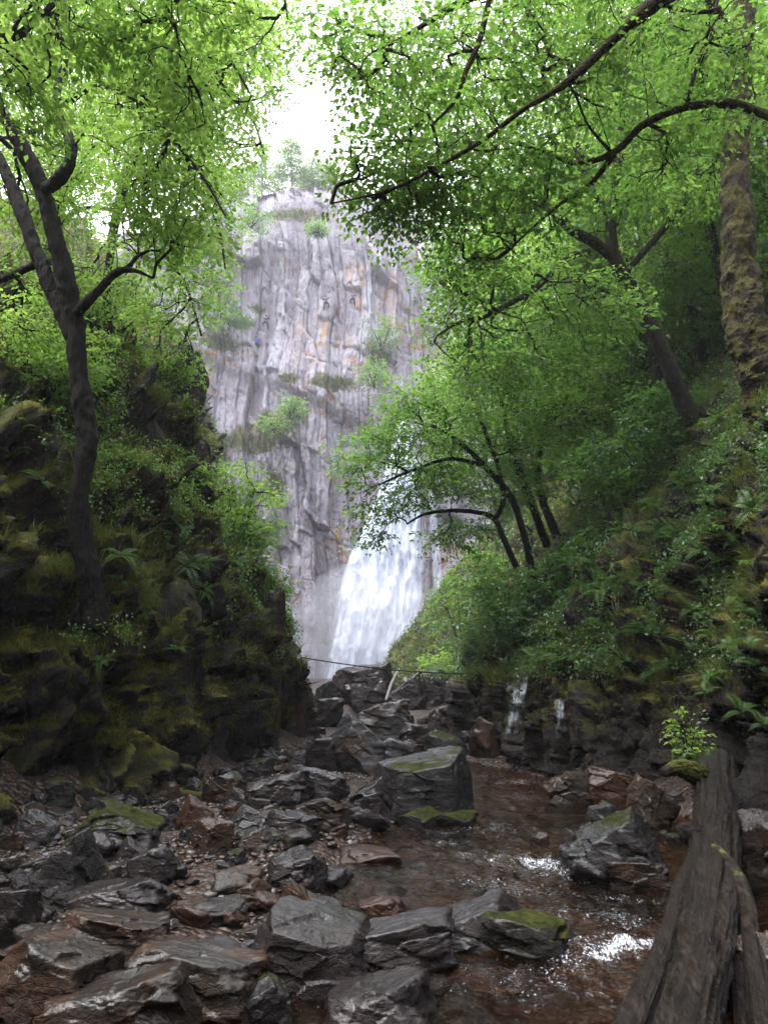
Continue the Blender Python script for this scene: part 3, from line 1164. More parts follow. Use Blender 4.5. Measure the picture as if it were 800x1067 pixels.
def rock_verts(seed, level, planes=None, sharp=36, chips=9, rough=1.0):
    v, f = ico(level)
    r = np.random.default_rng(seed)
    pl = []
    if planes:
        pl += planes
    else:
        for n in ((1, 0, 0), (-1, 0, 0), (0, 1, 0), (0, -1, 0), (0, 0, 1), (0, 0, -1)):
            pl.append((np.array(n) + r.normal(size=3) * 0.22, 0.80 + 0.2 * r.random()))
    for _ in range(chips):
        n = r.normal(size=3)
        pl.append((n, 0.88 + 0.28 * r.random()))
    acc = np.zeros(len(v))
    for n, h in pl:
        n = np.asarray(n, float)
        n = n / np.linalg.norm(n)
        acc += np.maximum(0, v @ n / h) ** sharp
    rad = acc ** (-1.0 / sharp)
    rad = np.minimum(rad, 1.5)
    p = v * rad[:, None]
    o = r.random(3) * 40
    ax = np.array([0.25, 0.35, 1.0]) + r.normal(size=3) * 0.25
    ax /= np.linalg.norm(ax)
    # broken faces, a little longer along the bedding
    q = p - np.outer(p @ ax, ax) * -0.9
    a, ac = facets(q * 1.15 + o + .15 * fbm(p * 1.5 + o, 2, seed=199)[:, None], 210 + seed % 5, .75)
    b, bc = facets(q * 2.9 + o, 220 + seed % 7, .6)
    d = rough * (0.105 * a + 0.026 * b - 0.012 * bc + 0.03 * fbm(p * 1.7 + o, 3, 0.55, seed=205) + 0.010 * fbm(p * 9 + o, 3, seed=207))
    p = p + v * d[:, None]
    return p, f


def make_rock(name, px0, py0, px1, py1, mat, label, seed=1, planes=None, level=6, group=None, depth=0.85, sharp=40, hk=1.0, rz=None, Yf=None, zoff=0.0, cat='rock', chips=9, rough=.85, tilt=(0, 0)):
    """a rock that covers the given frame of the photograph, standing on the bed under its lower edge"""
    cxp = 0.5 * (px0 + px1)
    if Yf is None:
        g = ground_hit(cxp, py1)
    else:
        g = at(cxp, py1, Yf)
    Y = max(g[1], 2.4)
    w = (px1 - px0) / FPX * Y / 2
    dp = w * depth
    hpx = (py1 - py0) / FPX * Y
    slope = max(0.03, (CAMZ - g[2]) / Y)
    h = max(hpx - slope * dp * 1.1, 0.40 * hpx) * hk
    p, f = rock_verts(seed, level, planes, sharp, chips, rough)
    rot = Matrix.Rotation(tilt[0], 3, 'X') @ Matrix.Rotation(tilt[1], 3, 'Y') @ Matrix.Rotation(0 if planes is not None else (rz if rz is not None else seed * 1.7), 3, 'Z')
    p = p @ np.array(rot).T
    ext = np.abs(p).max(0)
    lo, hi = p.min(0), p.max(0)
    p = (p - (lo + hi) / 2) / ((hi - lo) / 2)
    hh = h * 0.62
    p = p * np.array([w, dp, hh])
    p[:, 2] += h - hh
    me = mesh_np(name, p, f)
    o = link(name, me, M[mat])
    o.location = (g[0], g[1] + dp * 0.75, g[2] + zoff)
    tag(o, label, cat, group)
    return o


def PL(*a):
    return [((x, y, z), h) for x, y, z, h in a]


SLAB_L = PL((-.35, .06, 1, .70), (0, 0, -1, 1), (1, -.2, .1, .95), (-1, -.1, .1, .95), (0, -1, .15, .85), (0, 1, 0, .9), (.7, -.7, .4, .95))
SLAB_R = PL((.32, .03, 1, .68), (0, 0, -1, 1), (1, -.2, .1, .95), (-1, .1, .2, .9), (-.2, -1, .10, .85), (0, 1, 0, .9), (-.7, -.7, .5, .95))
BLOCK = PL((-.20, -.20, 1, .74), (0, 0, -1, 1), (.95, -.35, .12, .90), (-.85, -.45, .35, .92), (-.05, -1, .18, .82), (0, 1, 0, .9))
WEDGE = PL((.55, .02, .9, .66), (0, 0, -1, 1), (-.8, -.4, .5, .8), (1, 0, .1, 1.0), (.1, -1, .35, .8), (0, 1, 0, .9))
WEDGE2 = PL((-.6, 0, .9, .66), (0, 0, -1, 1), (.85, -.35, .4, .8), (-1, 0, .1, 1.0), (-.1, -1, .3, .8), (0, 1, 0, .9))

ROCKS = [
    # name, frame in the photograph, material, planes, label
    ('boulder', 384, 786, 500, 862, 'mosscap', BLOCK, 'big flat-topped boulder with moss on its right corner beside the pool', dict(level=7, depth=.7, seed=3, hk=1.05, rough=.38, sharp=60, chips=4)),
    ('rock', 352, 814, 408, 864, 'wet', WEDGE2, 'dark wedge of rock leaning against the left of the big flat-topped boulder', dict(seed=5)),
    ('rock', 413, 842, 462, 868, 'mossy', None, 'low mossy stone at the foot of the big flat-topped boulder', dict(seed=7, level=5)),
    ('rock', 452, 846, 500, 866, 'mossy', None, 'small mossy stone under the right end of the big flat-topped boulder', dict(seed=8, level=5)),
    ('rock', 248, 804, 322, 842, 'wet', SLAB_L, 'tilted grey slab with a wet shiny top at the foot of the dark rock wall', dict(seed=11)),
    ('rock', 304, 800, 362, 836, 'pale', SLAB_R, 'pale wet slab lying between the gorge corner and the dark wedge', dict(seed=12)),
    ('rock', 300, 832, 362, 866, 'brown', SLAB_L, 'brown slab pointing at the pool, above the shallow ledge', dict(seed=13)),
    ('rock', 236, 842, 278, 870, 'pale', WEDGE, 'small pale stone with a white face between two grey slabs', dict(seed=14)),
    ('rock', 268, 846, 330, 878, 'wet', SLAB_R, 'grey flat stone in front of the small pale white-faced stone', dict(seed=15)),
    ('rock', 240, 866, 292, 884, 'mosscap', None, 'low stone with a patch of moss beside the gravel patch', dict(seed=16, level=5)),
    ('rock', 180, 832, 218, 868, 'red', WEDGE, 'upright rust red stone at the foot of the left rock wall', dict(seed=17)),
    ('rock', 196, 855, 240, 890, 'brown', None, 'rounded brown stone right of the rust red stone', dict(seed=18)),
    ('rock', 206, 806, 250, 836, 'brown', SLAB_L, 'brown slab at the foot of the left wall above the rust red stone', dict(seed=81)),
    ('rock', 226, 822, 262, 846, 'wet', WEDGE, 'dark wedge in the gravel between the tilted grey slab and the left wall', dict(seed=82)),
    ('rock', 150, 836, 186, 866, 'wet', WEDGE2, 'dark stone between the broad mossy boulder and the rust red stone', dict(seed=83)),
    ('rock', 318, 806, 352, 830, 'brown', BLOCK, 'small brown block under the gorge corner', dict(seed=84)),
    ('boulder', 54, 836, 156, 890, 'mossy', WEDGE, 'broad mossy boulder against the left bank, sloping down to the right', dict(seed=21, level=6, depth=.8)),
    ('boulder', 22, 872, 98, 955, 'mosscap', WEDGE2, 'tall leaning rock with a bright cap of moss', dict(seed=22, level=6)),
    ('rock', 8, 890, 62, 942, 'pale', SLAB_L, 'smooth pale slab propped on the left of the moss-capped leaning rock', dict(seed=23)),
    ('rock', 0, 846, 48, 886, 'pale', WEDGE, 'pale streaked stone at the left edge under the mossy bank', dict(seed=24)),
    ('rock', 130, 884, 180, 928, 'wet', PL((0, 0, 1, .8), (0, 0, -1, 1), (1, 0, .2, .9), (-1, 0, .2, .9), (0, -1, .2, .8), (0, 1, 0, .9)), 'smooth grey sausage-shaped stone standing out of the gravel', dict(seed=25, sharp=6, rough=.5, tilt=(0, -.4))),
    ('rock', 112, 876, 150, 912, 'wet', WEDGE, 'small grey pointed stone left of the smooth sausage-shaped stone', dict(seed=26)),
    ('rock', 58, 916, 162, 966, 'wet', SLAB_L, 'wide grey slab below the smooth sausage-shaped stone', dict(seed=27, level=6)),
    ('rock', 100, 900, 140, 930, 'brown', None, 'brown block between the wide grey slab and the small pointed stone', dict(seed=28, level=5)),
    ('rock', 268, 888, 338, 930, 'wet', BLOCK, 'blocky dark stone in the shallows near the middle of the stream', dict(seed=31)),
    ('rock', 284, 926, 332, 966, 'brown', WEDGE, 'brown stone just behind the large dark foreground boulder', dict(seed=32)),
    ('boulder', 250, 950, 382, 1052, 'wet', PL((.30, -.22, .92, .74), (0, 0, -1, 1), (1, -.25, .3, .85), (-.95, -.25, .2, .8), (-.1, -1, .05, .85), (0, 1, .2, .85), (.6, -.8, .2, .9)), 'large dark wet foreground boulder with a sloping smooth face', dict(seed=33, level=7, depth=.8, hk=1.0, rough=.5, sharp=50, chips=5)),
    ('rock', 108, 990, 262, 1062, 'brown', SLAB_R, 'long dark brown slab left of the large foreground boulder', dict(seed=34, level=6, depth=.55)),
    ('boulder', -30, 984, 92, 1085, 'brown', SLAB_R, 'large brown rock filling the lower left corner', dict(seed=35, level=6)),
    ('rock', 20, 1022, 180, 1110, 'brown', SLAB_L, 'flat rusty slab along the bottom edge, left of the boulders', dict(seed=36, level=6, depth=.6)),
    ('rock', -20, 932, 26, 990, 'wet', None, 'round dark stone cut by the left edge of the stream', dict(seed=37)),
    ('rock', 30, 952, 168, 1010, 'brown', SLAB_R, 'broad ochre-brown slab with a broken front edge', dict(seed=38, level=6, depth=.55)),
    ('rock', 236, 1025, 300, 1085, 'mosscap', None, 'dark stone with a tuft of moss at the bottom edge', dict(seed=39)),
    ('rock', 332, 958, 472, 1030, 'wet', SLAB_L, 'flat layered grey slab at the water edge right of the foreground boulder', dict(seed=41, level=6, depth=.65)),
    ('rock', 336, 1022, 456, 1100, 'wet', SLAB_L, 'grey slab with wet ridges at the bottom edge of the stream', dict(seed=42, level=6)),
    ('boulder', 508, 952, 604, 1012, 'mossy', None, 'rounded mossy rock standing in the rapids', dict(seed=43, level=6, sharp=10)),
    ('rock', 446, 938, 552, 1000, 'wet', WEDGE2, 'pointed dark rock behind the rounded mossy rock in the rapids', dict(seed=44, level=6)),
    ('boulder', 598, 846, 714, 928, 'mosscap', WEDGE2, 'angular boulder on the right bank beside the fallen trunk', dict(seed=45, level=6, depth=.8)),
    ('rock', 640, 898, 704, 936, 'brown', None, 'brown stone tucked under the angular boulder by the fallen trunk', dict(seed=46)),
    ('rock', 584, 868, 622, 910, 'wet', WEDGE, 'small upright stone at the left foot of the angular boulder', dict(seed=47)),
    ('rock', 372, 936, 422, 964, 'red', SLAB_L, 'rust red flat stone in the shallow water', dict(seed=48, level=5)),
    ('rock', 306, 936, 356, 968, 'wet', SLAB_R, 'grey flat stone between the brown stone and the rust red stone', dict(seed=49, level=5)),
    ('rock', 350, 884, 420, 906, 'red', None, 'low reddish ledge breaking the shallow water below the dark wedge', dict(seed=50, level=5)),
    ('rock', 480, 1020, 540, 1040, 'brown', None, 'brown stone just under the surface at the bottom of the rapids', dict(seed=51, level=5)),
    ('rock', 570, 806, 622, 842, 'brown', SLAB_L, 'dark brown rock at the foot of the right bank across the pool', dict(seed=52)),
    ('rock', 612, 800, 668, 836, 'red', SLAB_R, 'rusty slab sloping out of the right bank above the pool', dict(seed=53)),
    ('rock', 620, 838, 664, 872, 'mosscap', None, 'small rounded stone behind the angular boulder', dict(seed=54, level=5)),
    ('rock', 662, 812, 712, 866, 'brown', WEDGE, 'brown rock at the broken end of the fallen trunk', dict(seed=55)),
    ('rock', 762, 850, 830, 930, 'brown', BLOCK, 'dark reddish rock right of the fallen trunk', dict(seed=56)),
    ('rock', 775, 985, 850, 1075, 'brown', BLOCK, 'black wet rock in the lower right corner behind the forked trunk', dict(seed=57)),
    # the pile in the throat of the gorge
    ('boulder', 368, 730, 434, 772, 'pale', SLAB_L, 'flat pale wet slab on the boulder pile below the waterfall', dict(seed=61, level=6)),
    ('boulder', 338, 745, 402, 806, 'pale', WEDGE, 'shining wet rock with water running over it at the top of the stream', dict(seed=62, level=6)),
    ('boulder', 344, 690, 410, 738, 'wet', BLOCK, 'dark square boulder directly under the waterfall', dict(seed=63, level=6)),
    ('rock', 328, 728, 358, 758, 'wet', None, 'small dark stone left of the flat pale slab', dict(seed=64, level=5)),
    ('rock', 324, 710, 356, 738, 'mossy', None, 'small mossy stone at the left foot of the waterfall', dict(seed=65, level=5)),
    ('boulder', 404, 700, 446, 740, 'wet', WEDGE2, 'dark leaning boulder behind the flat pale slab', dict(seed=66)),
    ('boulder', 436, 692, 474, 736, 'wet', BLOCK, 'tall dark block at the right of the boulder pile', dict(seed=67)),
    ('boulder', 464, 700, 508, 752, 'wet', BLOCK, 'dark brown block against the right gorge wall', dict(seed=68)),
    ('rock', 412, 754, 466, 788, 'wet', SLAB_R, 'long dark slab lying across the stream above the big flat-topped boulder', dict(seed=69)),
    ('rock', 440, 762, 492, 792, 'mosscap', None, 'mossy stone behind the big flat-topped boulder', dict(seed=70, level=5)),
    ('rock', 392, 770, 446, 798, 'pale', SLAB_R, 'small pale slab just behind the big flat-topped boulder', dict(seed=71, level=5)),
    ('rock', 318, 770, 350, 806, 'wet', None, 'dark stone in the corner under the left gorge wall', dict(seed=72, level=5)),
    ('rock', 490, 748, 540, 790, 'brown', None, 'brown rock at the foot of the right gorge wall', dict(seed=73, level=5)),
    ('rock', 378, 716, 402, 734, 'pale', None, 'small pale stone in front of the dark square boulder', dict(seed=74, level=5)),
    ('rock', 446, 734, 480, 764, 'wet', SLAB_L, 'dark flat rock between the tall block and the long slab', dict(seed=75, level=5)),
]
rock_objs = []
_WEAK = set('the of a an with in on at its and to by from into above below behind beside between against under left right just small big pointing leaning lying sloping cut out over across broken fallen flat front'.split())


def short(lab, n=7):
    w = lab.replace(',', '').split()[:n]
    while len(w) > 2 and w[-1] in _WEAK:
        w.pop()
    return ' '.join(w)


_ORD = ['leftmost', 'second from left', 'third from left', 'fourth from left', 'fifth from left', 'sixth from left', 'seventh from left', 'eighth from left', 'ninth from left', 'tenth from left',
        'eleventh from left', 'twelfth from left', 'thirteenth from left', 'fourteenth from left', 'fifteenth from left', 'sixteenth from left']


def single_out(objs):
    """look-alikes with one label are told apart by their order from the left"""
    by = {}
    for o in objs:
        by.setdefault(o['label'], []).append(o)
    for lab, g in by.items():
        if len(g) > 1:
            g.sort(key=lambda o: proj(np.array([o.location[:]]))[0][0])
            for i, o in enumerate(g):
                o['label'] = lab + ', ' + (_ORD[i] if i < len(_ORD) - 1 else 'one of the rightmost')


for nm, x0, y0, x1, y1, mt, pl, lab, kw in ROCKS:
    rock_objs.append(make_rock(nm, x0, y0, x1, y1, mt, lab, planes=pl, **kw))

# more middle-sized rocks among the big ones
rr_ = np.random.default_rng(91)
tops = ['tilted slab', 'blocky stone', 'pointed stone', 'rounded stone', 'wedge']
pls = [SLAB_L, BLOCK, WEDGE, None, WEDGE2]
used_ = set()
n_f, tries = 0, 0
while n_f < 145 and tries < 6000:
    tries += 1
    u = rr_.random()
    if n_f >= 105 or u < .12:
        ty_ = 7.5 + 11 * rr_.random()
        q_ = proj(np.array([[float(toe_l(ty_)) + .15 + .75 * rr_.random() ** 1.4, ty_, .15]]))
        px, py = float(q_[0][0]), float(q_[1][0])
        u = .1
    elif u < .62:
        px, py = rr_.uniform(0, 350), 815 + 250 * rr_.random() ** 1.1
    elif u < .82:
        px, py = rr_.uniform(325, 500), rr_.uniform(725, 800)
    else:
        px, py = rr_.uniform(560, 720), rr_.uniform(815, 900)
    g = ground_hit(px, py)
    if g[0] < toe_l(g[1]) + .15 or g[0] > toe_r(g[1]) - .1:
        continue
    w = rr_.uniform(14, 44) * (.7 + .5 * (py - 730) / 330) * (.7 if u > .62 else 1)
    h = w * rr_.uniform(.45, .8)
    ki = int(rr_.integers(5))
    mk, mw = [('wet', 'dark grey'), ('brown', 'brown'), ('wet', 'dark grey'), ('pale', 'pale grey'), ('mosscap', 'moss-flecked'), ('brown', 'brown')][int(rr_.integers(6))]
    base = min(rock_objs[:65], key=lambda o: (o.location - Vector(g)).length)
    side = 'left of' if base.location.x > g[0] else 'right of'
    if abs(base.location.y - g[1]) > abs(base.location.x - g[0]):
        side = 'in front of' if base.location.y > g[1] else 'behind'
    lab = f'{mw} {tops[ki]} {side} the ' + short(base['label'], 8)
    if lab in used_ or len(lab.replace('-', ' ').split()) > 16:
        continue
    used_.add(lab)
    rock_objs.append(make_rock('rock', px - w / 2, py - h, px + w / 2, py, mk, lab, seed=700 + n_f, planes=pls[ki], level=5, cat='rock', group='smaller rocks in the stream bed'))
    n_f += 1

# loose cobbles: shared meshes
COB = []
for s in range(9):
    p, f = rock_verts(300 + s, 4, None, 12, 7)
    COB.append(p * np.array([1, .8, .6]))
cob_mesh = {}
rc = np.random.default_rng(55)
named = [(o, o.location.copy()) for o in rock_objs]
kinds = [('brown', 'brown'), ('wet', 'dark grey'), ('pale', 'pale'), ('red', 'reddish'), ('brown', 'brown'), ('wet', 'dark grey')]
n_c = 0
cob_objs = []
while n_c < 290:
    px = rc.uniform(0, 460) if rc.random() < .78 else rc.uniform(460, 740)
    py = 800 + 267 * rc.random() ** 1.2
    if px > 420 and py > 890 and rc.random() < .8:
        continue
    g = ground_hit(px, py)
    if g[0] < toe_l(g[1]) + .1 or g[0] > toe_r(g[1]) - .1 or g[1] < 3:
        continue
    zb = float(bed_z(np.array([g[0]]), np.array([g[1]]))[0])
    sz = 0.035 + 0.13 * rc.random() ** 2.4
    mi = int(rc.integers(len(kinds)))
    ci = int(rc.integers(len(COB)))
    mk, mw = kinds[mi]
    if (ci, mk) not in cob_mesh:
        me = mesh_np('cobble', COB[ci], ico(4)[1])
        me.materials.append(M[mk])
        cob_mesh[(ci, mk)] = me
    o = bpy.data.objects.new('cobble', cob_mesh[(ci, mk)])
    COL.objects.link(o)
    o.location = (g[0], g[1], zb + sz * .25)
    o.scale = (sz * rc.uniform(.8, 1.5), sz, sz * rc.uniform(.7, 1.1))
    o.rotation_euler = (rc.uniform(-.3, .3), rc.uniform(-.3, .3), rc.uniform(0, 6.28))
    near = min(named, key=lambda q: (q[1] - o.location).length)
    w = 'fist-sized' if sz < .06 else ('head-sized' if sz > .1 else 'small')
    tag(o, f'{w} {mw} cobble beside the ' + short(near[0]['label']), 'stone', 'loose cobbles in the stream bed')
    cob_objs.append(o)
    n_c += 1
single_out(cob_objs)


def build_pebbles():
    v, f = ico(2)
    r = np.random.default_rng(66)
    V, F, T = [], [], []
    o = 0
    tries = 0
    n = 0
    while n < 7500 and tries < 90000:
        tries += 1
        Y = 3.2 + 14 * r.random() ** 1.35
        x = r.uniform(-0.55 * Y, 0.35 * Y)
        if x < toe_l(Y) + .1 or x > toe_r(Y) - .1:
            continue
        if perlin(np.array([[x * .9, Y * .9, 3.3]]), 5)[0] < -0.15:
            continue
        b = float(bed_z(np.array([x]), np.array([Y]))[0])
        if b < float(water_z(np.array([x]), np.array([Y]))[0]) - 0.2:
            continue
        s = 0.014 + 0.03 * r.random() ** 2
        if Y < 5:
            s *= .8
        q = v * (1 + 0.25 * r.normal(size=(len(v), 1)) * .5) * np.array([s * r.uniform(.8, 1.5), s, s * r.uniform(.35, .8)])
        a = r.uniform(0, 6.28)
        c_, s_ = math.cos(a), math.sin(a)
        q = np.stack([q[:, 0] * c_ - q[:, 1] * s_, q[:, 0] * s_ + q[:, 1] * c_, q[:, 2]], 1)
        V.append(q + np.array([x, Y, b + s * .2]))
        F.append(f + o)
        T.append(np.full(len(v), r.random()))
        o += len(v)
        n += 1
    me = mesh_np('gravel', np.concatenate(V), np.concatenate(F))
    set_attr(me, 'tint', np.concatenate(T))
    k = NT('wet_pebbles')
    t = k.attr('tint')
    col = k.ramp(t, [(0, (0.016, 0.010, 0.008)), (.3, (0.055, 0.027, 0.016)), (.5, (0.038, 0.032, 0.030)), (.7, (0.085, 0.052, 0.037)), (.88, (0.11, 0.10, 0.10)), (1, (0.34, 0.31, 0.30))])
    p = k.pos()
    col = k.mix(k.mapr(k.noise(p, 60, 4, .6), .5, .7), col, (0.05, 0.035, 0.028))
    me.materials.append(k.done(k.bsdf(col, 0.22, 0.5)))
    ob = link('gravel', me, [])
    ob['kind'] = 'stuff'
    ob['label'] = 'loose wet gravel and pebbles between the rocks'


build_pebbles()

# crags standing out of the left bank
CRAGS = [
    (172, 352, 212, 446, 15.6, 'dark rock pinnacle rising above the left bank', 4.2),
    (140, 415, 190, 470, 14.4, 'mossy crag just below the dark pinnacle', 2),
    (122, 440, 172, 540, 13.2, 'tall mossy buttress under the crag', 5),
    (176, 450, 216, 520, 15.2, 'mossy knob at the edge of the left bank', 6),
    (92, 500, 126, 600, 11.6, 'narrow mossy rib right of the dark tree trunk', 7),
    (-10, 430, 60, 520, 11.0, 'mossy hump at the left edge of the bank', 8),
    (10, 500, 80, 580, 10.3, 'overhanging mossy shelf left of the dark tree trunk', 9),
    (100, 610, 200, 720, 11.6, 'grassy hummock in the middle of the left bank', 11),
    (120, 540, 168, 610, 12.4, 'mossy block above the grassy hummock', 12),
    (190, 560, 232, 640, 14.0, 'dark mossy rib beside the hollow of the left bank', 13),
    (284, 700, 318, 802, 17.0, 'wet dark rib at the foot of the gorge corner', 14),
    (250, 640, 290, 806, 15.8, 'tall bare rock column on the gorge corner', 15),
]
for i, (x0, y0, x1, y1, Y, lab, sd_) in enumerate(CRAGS):
    o = make_rock('crag', x0, y0, x1, y1, 'crag' if i < 10 else 'brown', lab, seed=400 + i, level=6, Yf=Y, depth=1.1, sharp=9, chips=12, hk=1.15, rz=0.3 * i, cat='crag', rough=.9)

RCR = [
    (600, 720, 680, 812, 14.0, 'dark ledge at the foot of the right bank above the pool'),
]
for i, (x0, y0, x1, y1, Y, lab) in enumerate(RCR):
    make_rock('crag', x0, y0, x1, y1, 'crag', lab, seed=430 + i, level=6, Yf=Y, depth=.9, sharp=9, chips=12, hk=1.1, rz=.4 * i, cat='crag', rough=1.7)


# ------------------------------------------------------------------ foliage
def leaf_mesh(pos, axis, nrm, size, width=0.62, fold=0.18):
    """pointed leaves, two faces folded along the midrib; all arguments are arrays"""
    axis = axis / (np.linalg.norm(axis, axis=1)[:, None] + 1e-9)
    side = np.cross(axis, nrm)
    side /= np.linalg.norm(side, axis=1)[:, None] + 1e-9
    up = np.cross(side, axis)
    s = size[:, None]
    a = pos
    b = pos + axis * s * 0.45 + side * s * width * 0.5 + up * s * fold
    c = pos + axis * s - up * s * 0.12
    d = pos + axis * s * 0.45 - side * s * width * 0.5 + up * s * fold
    V = np.stack([a, b, c, d], 1).reshape(-1, 3)
    i = np.arange(len(pos)) * 4
    F = np.concatenate([np.stack([i, i + 1, i + 2], 1), np.stack([i, i + 2, i + 3], 1)])
    return V, F


def rand_ball(n, r):
    v = r.normal(size=(n, 3))
    v /= np.linalg.norm(v, axis=1)[:, None]
    return v * (r.random(n) ** (1 / 2.6))[:, None]


def sprays(tip, dirn, r, per, L, W, size, tilt=0.35, droop=0.25):
    """flat layered sprays of leaves at the twig ends"""
    n = len(tip)
    d = dirn * np.array([1, 1, 0.45])
    d /= np.linalg.norm(d, axis=1)[:, None] + 1e-9
    up = np.array([0, 0, 1.0]) + r.normal(size=(n, 3)) * tilt
    side = np.cross(d, up)
    side /= np.linalg.norm(side, axis=1)[:, None] + 1e-9
    up = np.cross(side, d)
    a = r.random((n, per)) * 1.15 - 0.25
    b = (r.random((n, per)) * 2 - 1)
    shape = np.clip(1.05 - np.abs(a - 0.25) * 0.9, 0.2, 1)
    b = b * shape
    sc = (0.75 + 0.5 * r.random(n))[:, None]
    aL, bW = a * L * sc, b * W * sc
    c = r.normal(size=(n, per)) * 0.035 * L - droop * (np.clip(a, 0, 2) ** 2 + 0.5 * b ** 2) * L
    P = tip[:, None] + d[:, None] * aL[..., None] + side[:, None] * bW[..., None] + up[:, None] * c[..., None]
    ax = d[:, None] * (0.7 + 0 * b)[..., None] + side[:, None] * (np.sign(b) * 0.8 * np.abs(b) ** .4)[..., None] + r.normal(size=(n, per, 3)) * 0.25
    ax[..., 2] -= 0.18
    nr = up[:, None] + r.normal(size=(n, per, 3)) * 0.24
    sz = size * (0.45 + 0.85 * r.random((n, per))) * (0.8 + .45 * r.random((n, 1)))
    tint = np.clip(r.normal(0.5, 0.26, (n, 1)) + r.normal(0, 0.18, (n, per)), 0, 1)
    return P.reshape(-1, 3), ax.reshape(-1, 3), nr.reshape(-1, 3), sz.ravel(), tint.ravel()


def grow(skel, att, r, step=0.4, bias=0.22, wig=0.10):
    """joins each twig end to the nearest limb so that branches fork like a tree's"""
    K = len(skel)
    cap = K + len(att) * 15 + 16
    P = np.zeros((cap, 3))
    P[:K] = skel
    par = np.full(cap, -1)
    dirs = np.zeros((cap, 3))
    sd_ = np.gradient(skel, axis=0)
    ok_ = np.linalg.norm(sd_, axis=1) < .6
    dirs[:K] = np.where(ok_[:, None], sd_ / (np.linalg.norm(sd_, axis=1)[:, None] + 1e-9), 0) * .6
    plen = np.zeros(cap)
    n = K
    d0 = np.min(np.linalg.norm(att[:, None] - skel[None, ::max(1, K // 150)], axis=2), axis=1)
    tips = np.zeros(len(att), int)
    for i in np.argsort(d0):
        p = att[i]
        dv_ = p - P[:n]
        d = np.linalg.norm(dv_, axis=1)
        cs_ = np.einsum('ij,ij->i', dv_, dirs[:n]) / (d + 1e-9)
        j = int(np.argmin(d * (1.6 - .75 * cs_) + bias * plen[:n]))
        D = d[j]
        m = min(12, max(2, int(D / (step * .6))))
        q0 = P[j].copy()
        prev = j
        perp = r.normal(size=3) * wig * D * .6 + dirs[j] * .22 * D
        perp[2] += 0.05 * D
        for s in range(1, m + 1):
            t = s / m
            P[n] = q0 + (p - q0) * t + perp * math.sin(math.pi * t) + (r.normal(size=3) * 0.02 * step * 4 if s < m else 0)
            par[n] = prev
            plen[n] = plen[prev] + D / m
            e_ = P[n] - P[prev]
            dirs[n] = e_ / (np.linalg.norm(e_) + 1e-9)
            prev = n
            n += 1
        tips[i] = prev
    return P[:n], par[:n], tips


def branch_tubes(P, par, K, r_tip, power=0.46, rmax=0.05):
    n = len(P)
    cnt = np.ones(n)
    for i in range(n - 1, K - 1, -1):
        if par[i] >= K:
            cnt[par[i]] += cnt[i] * 0.5 if False else cnt[i]
    rad = np.minimum(r_tip * cnt ** power, rmax)
    main = {}
    for i in range(K, n):
        p = par[i]
        if p >= K and (p not in main or cnt[i] > cnt[main[p]]):
            main[p] = i
    Vs, Fs = [], []
    o = 0
    for i in range(K, n):
        p = par[i]
        if p >= K and main.get(p) == i:
            continue
        path, rr = [P[p]], [rad[i]]
        j = i
        while True:
            path.append(P[j])
            rr.append(rad[j])
            if j not in main:
                break
            j = main[j]
        sd = 6 if rr[0] > 0.012 else 4
        V, F = tube(np.array(path), np.array(rr), sd, cap=False)
        Vs.append(V)
        Fs.append(quads_to_tris(F) + o)
        o += len(V)
    return np.concatenate(Vs), np.concatenate(Fs)


def bark_tube(pts, rad, seed=0, step=0.07, sides=18, lump=0.16):
    p, rr = resample(pts, rad, step)
    V, F = tube(p, rr, sides)
    axis = np.repeat(p, sides, axis=0)
    axis = np.concatenate([axis, p[:1], p[-1:]])
    d = V - axis
    ln = np.linalg.norm(d, axis=1)[:, None] + 1e-9
    rr2 = np.concatenate([np.repeat(rr, sides), [0, 0]])
    q = V * np.array([1, 1, .6])
    h = lump * (0.8 * fbm(q * 3.2 + seed, 3, seed=300) + 0.5 * fbm(q * 9 + seed, 3, seed=304) + 0.5 * np.clip(ridged(V * 2.2 + seed, 2, seed=308) - .6, 0, 1))
    g = V * np.array([1, 1, .22])
    h = h * .75 + min(.10, .016 / max(rad[0], .02)) * (ridged(g * 16 + seed, 3, .6, seed=312) - .8) + .05 * fbm(V * 30, 2, seed=316)
    V = V + d / ln * (h * rr2)[:, None]
    return V, quads_to_tris(F)


def blob(px, py, Y, rpx, rpy, rY):
    return at(px, py, Y), np.array([rpx / FPX * Y, rY, rpy / FPX * Y])


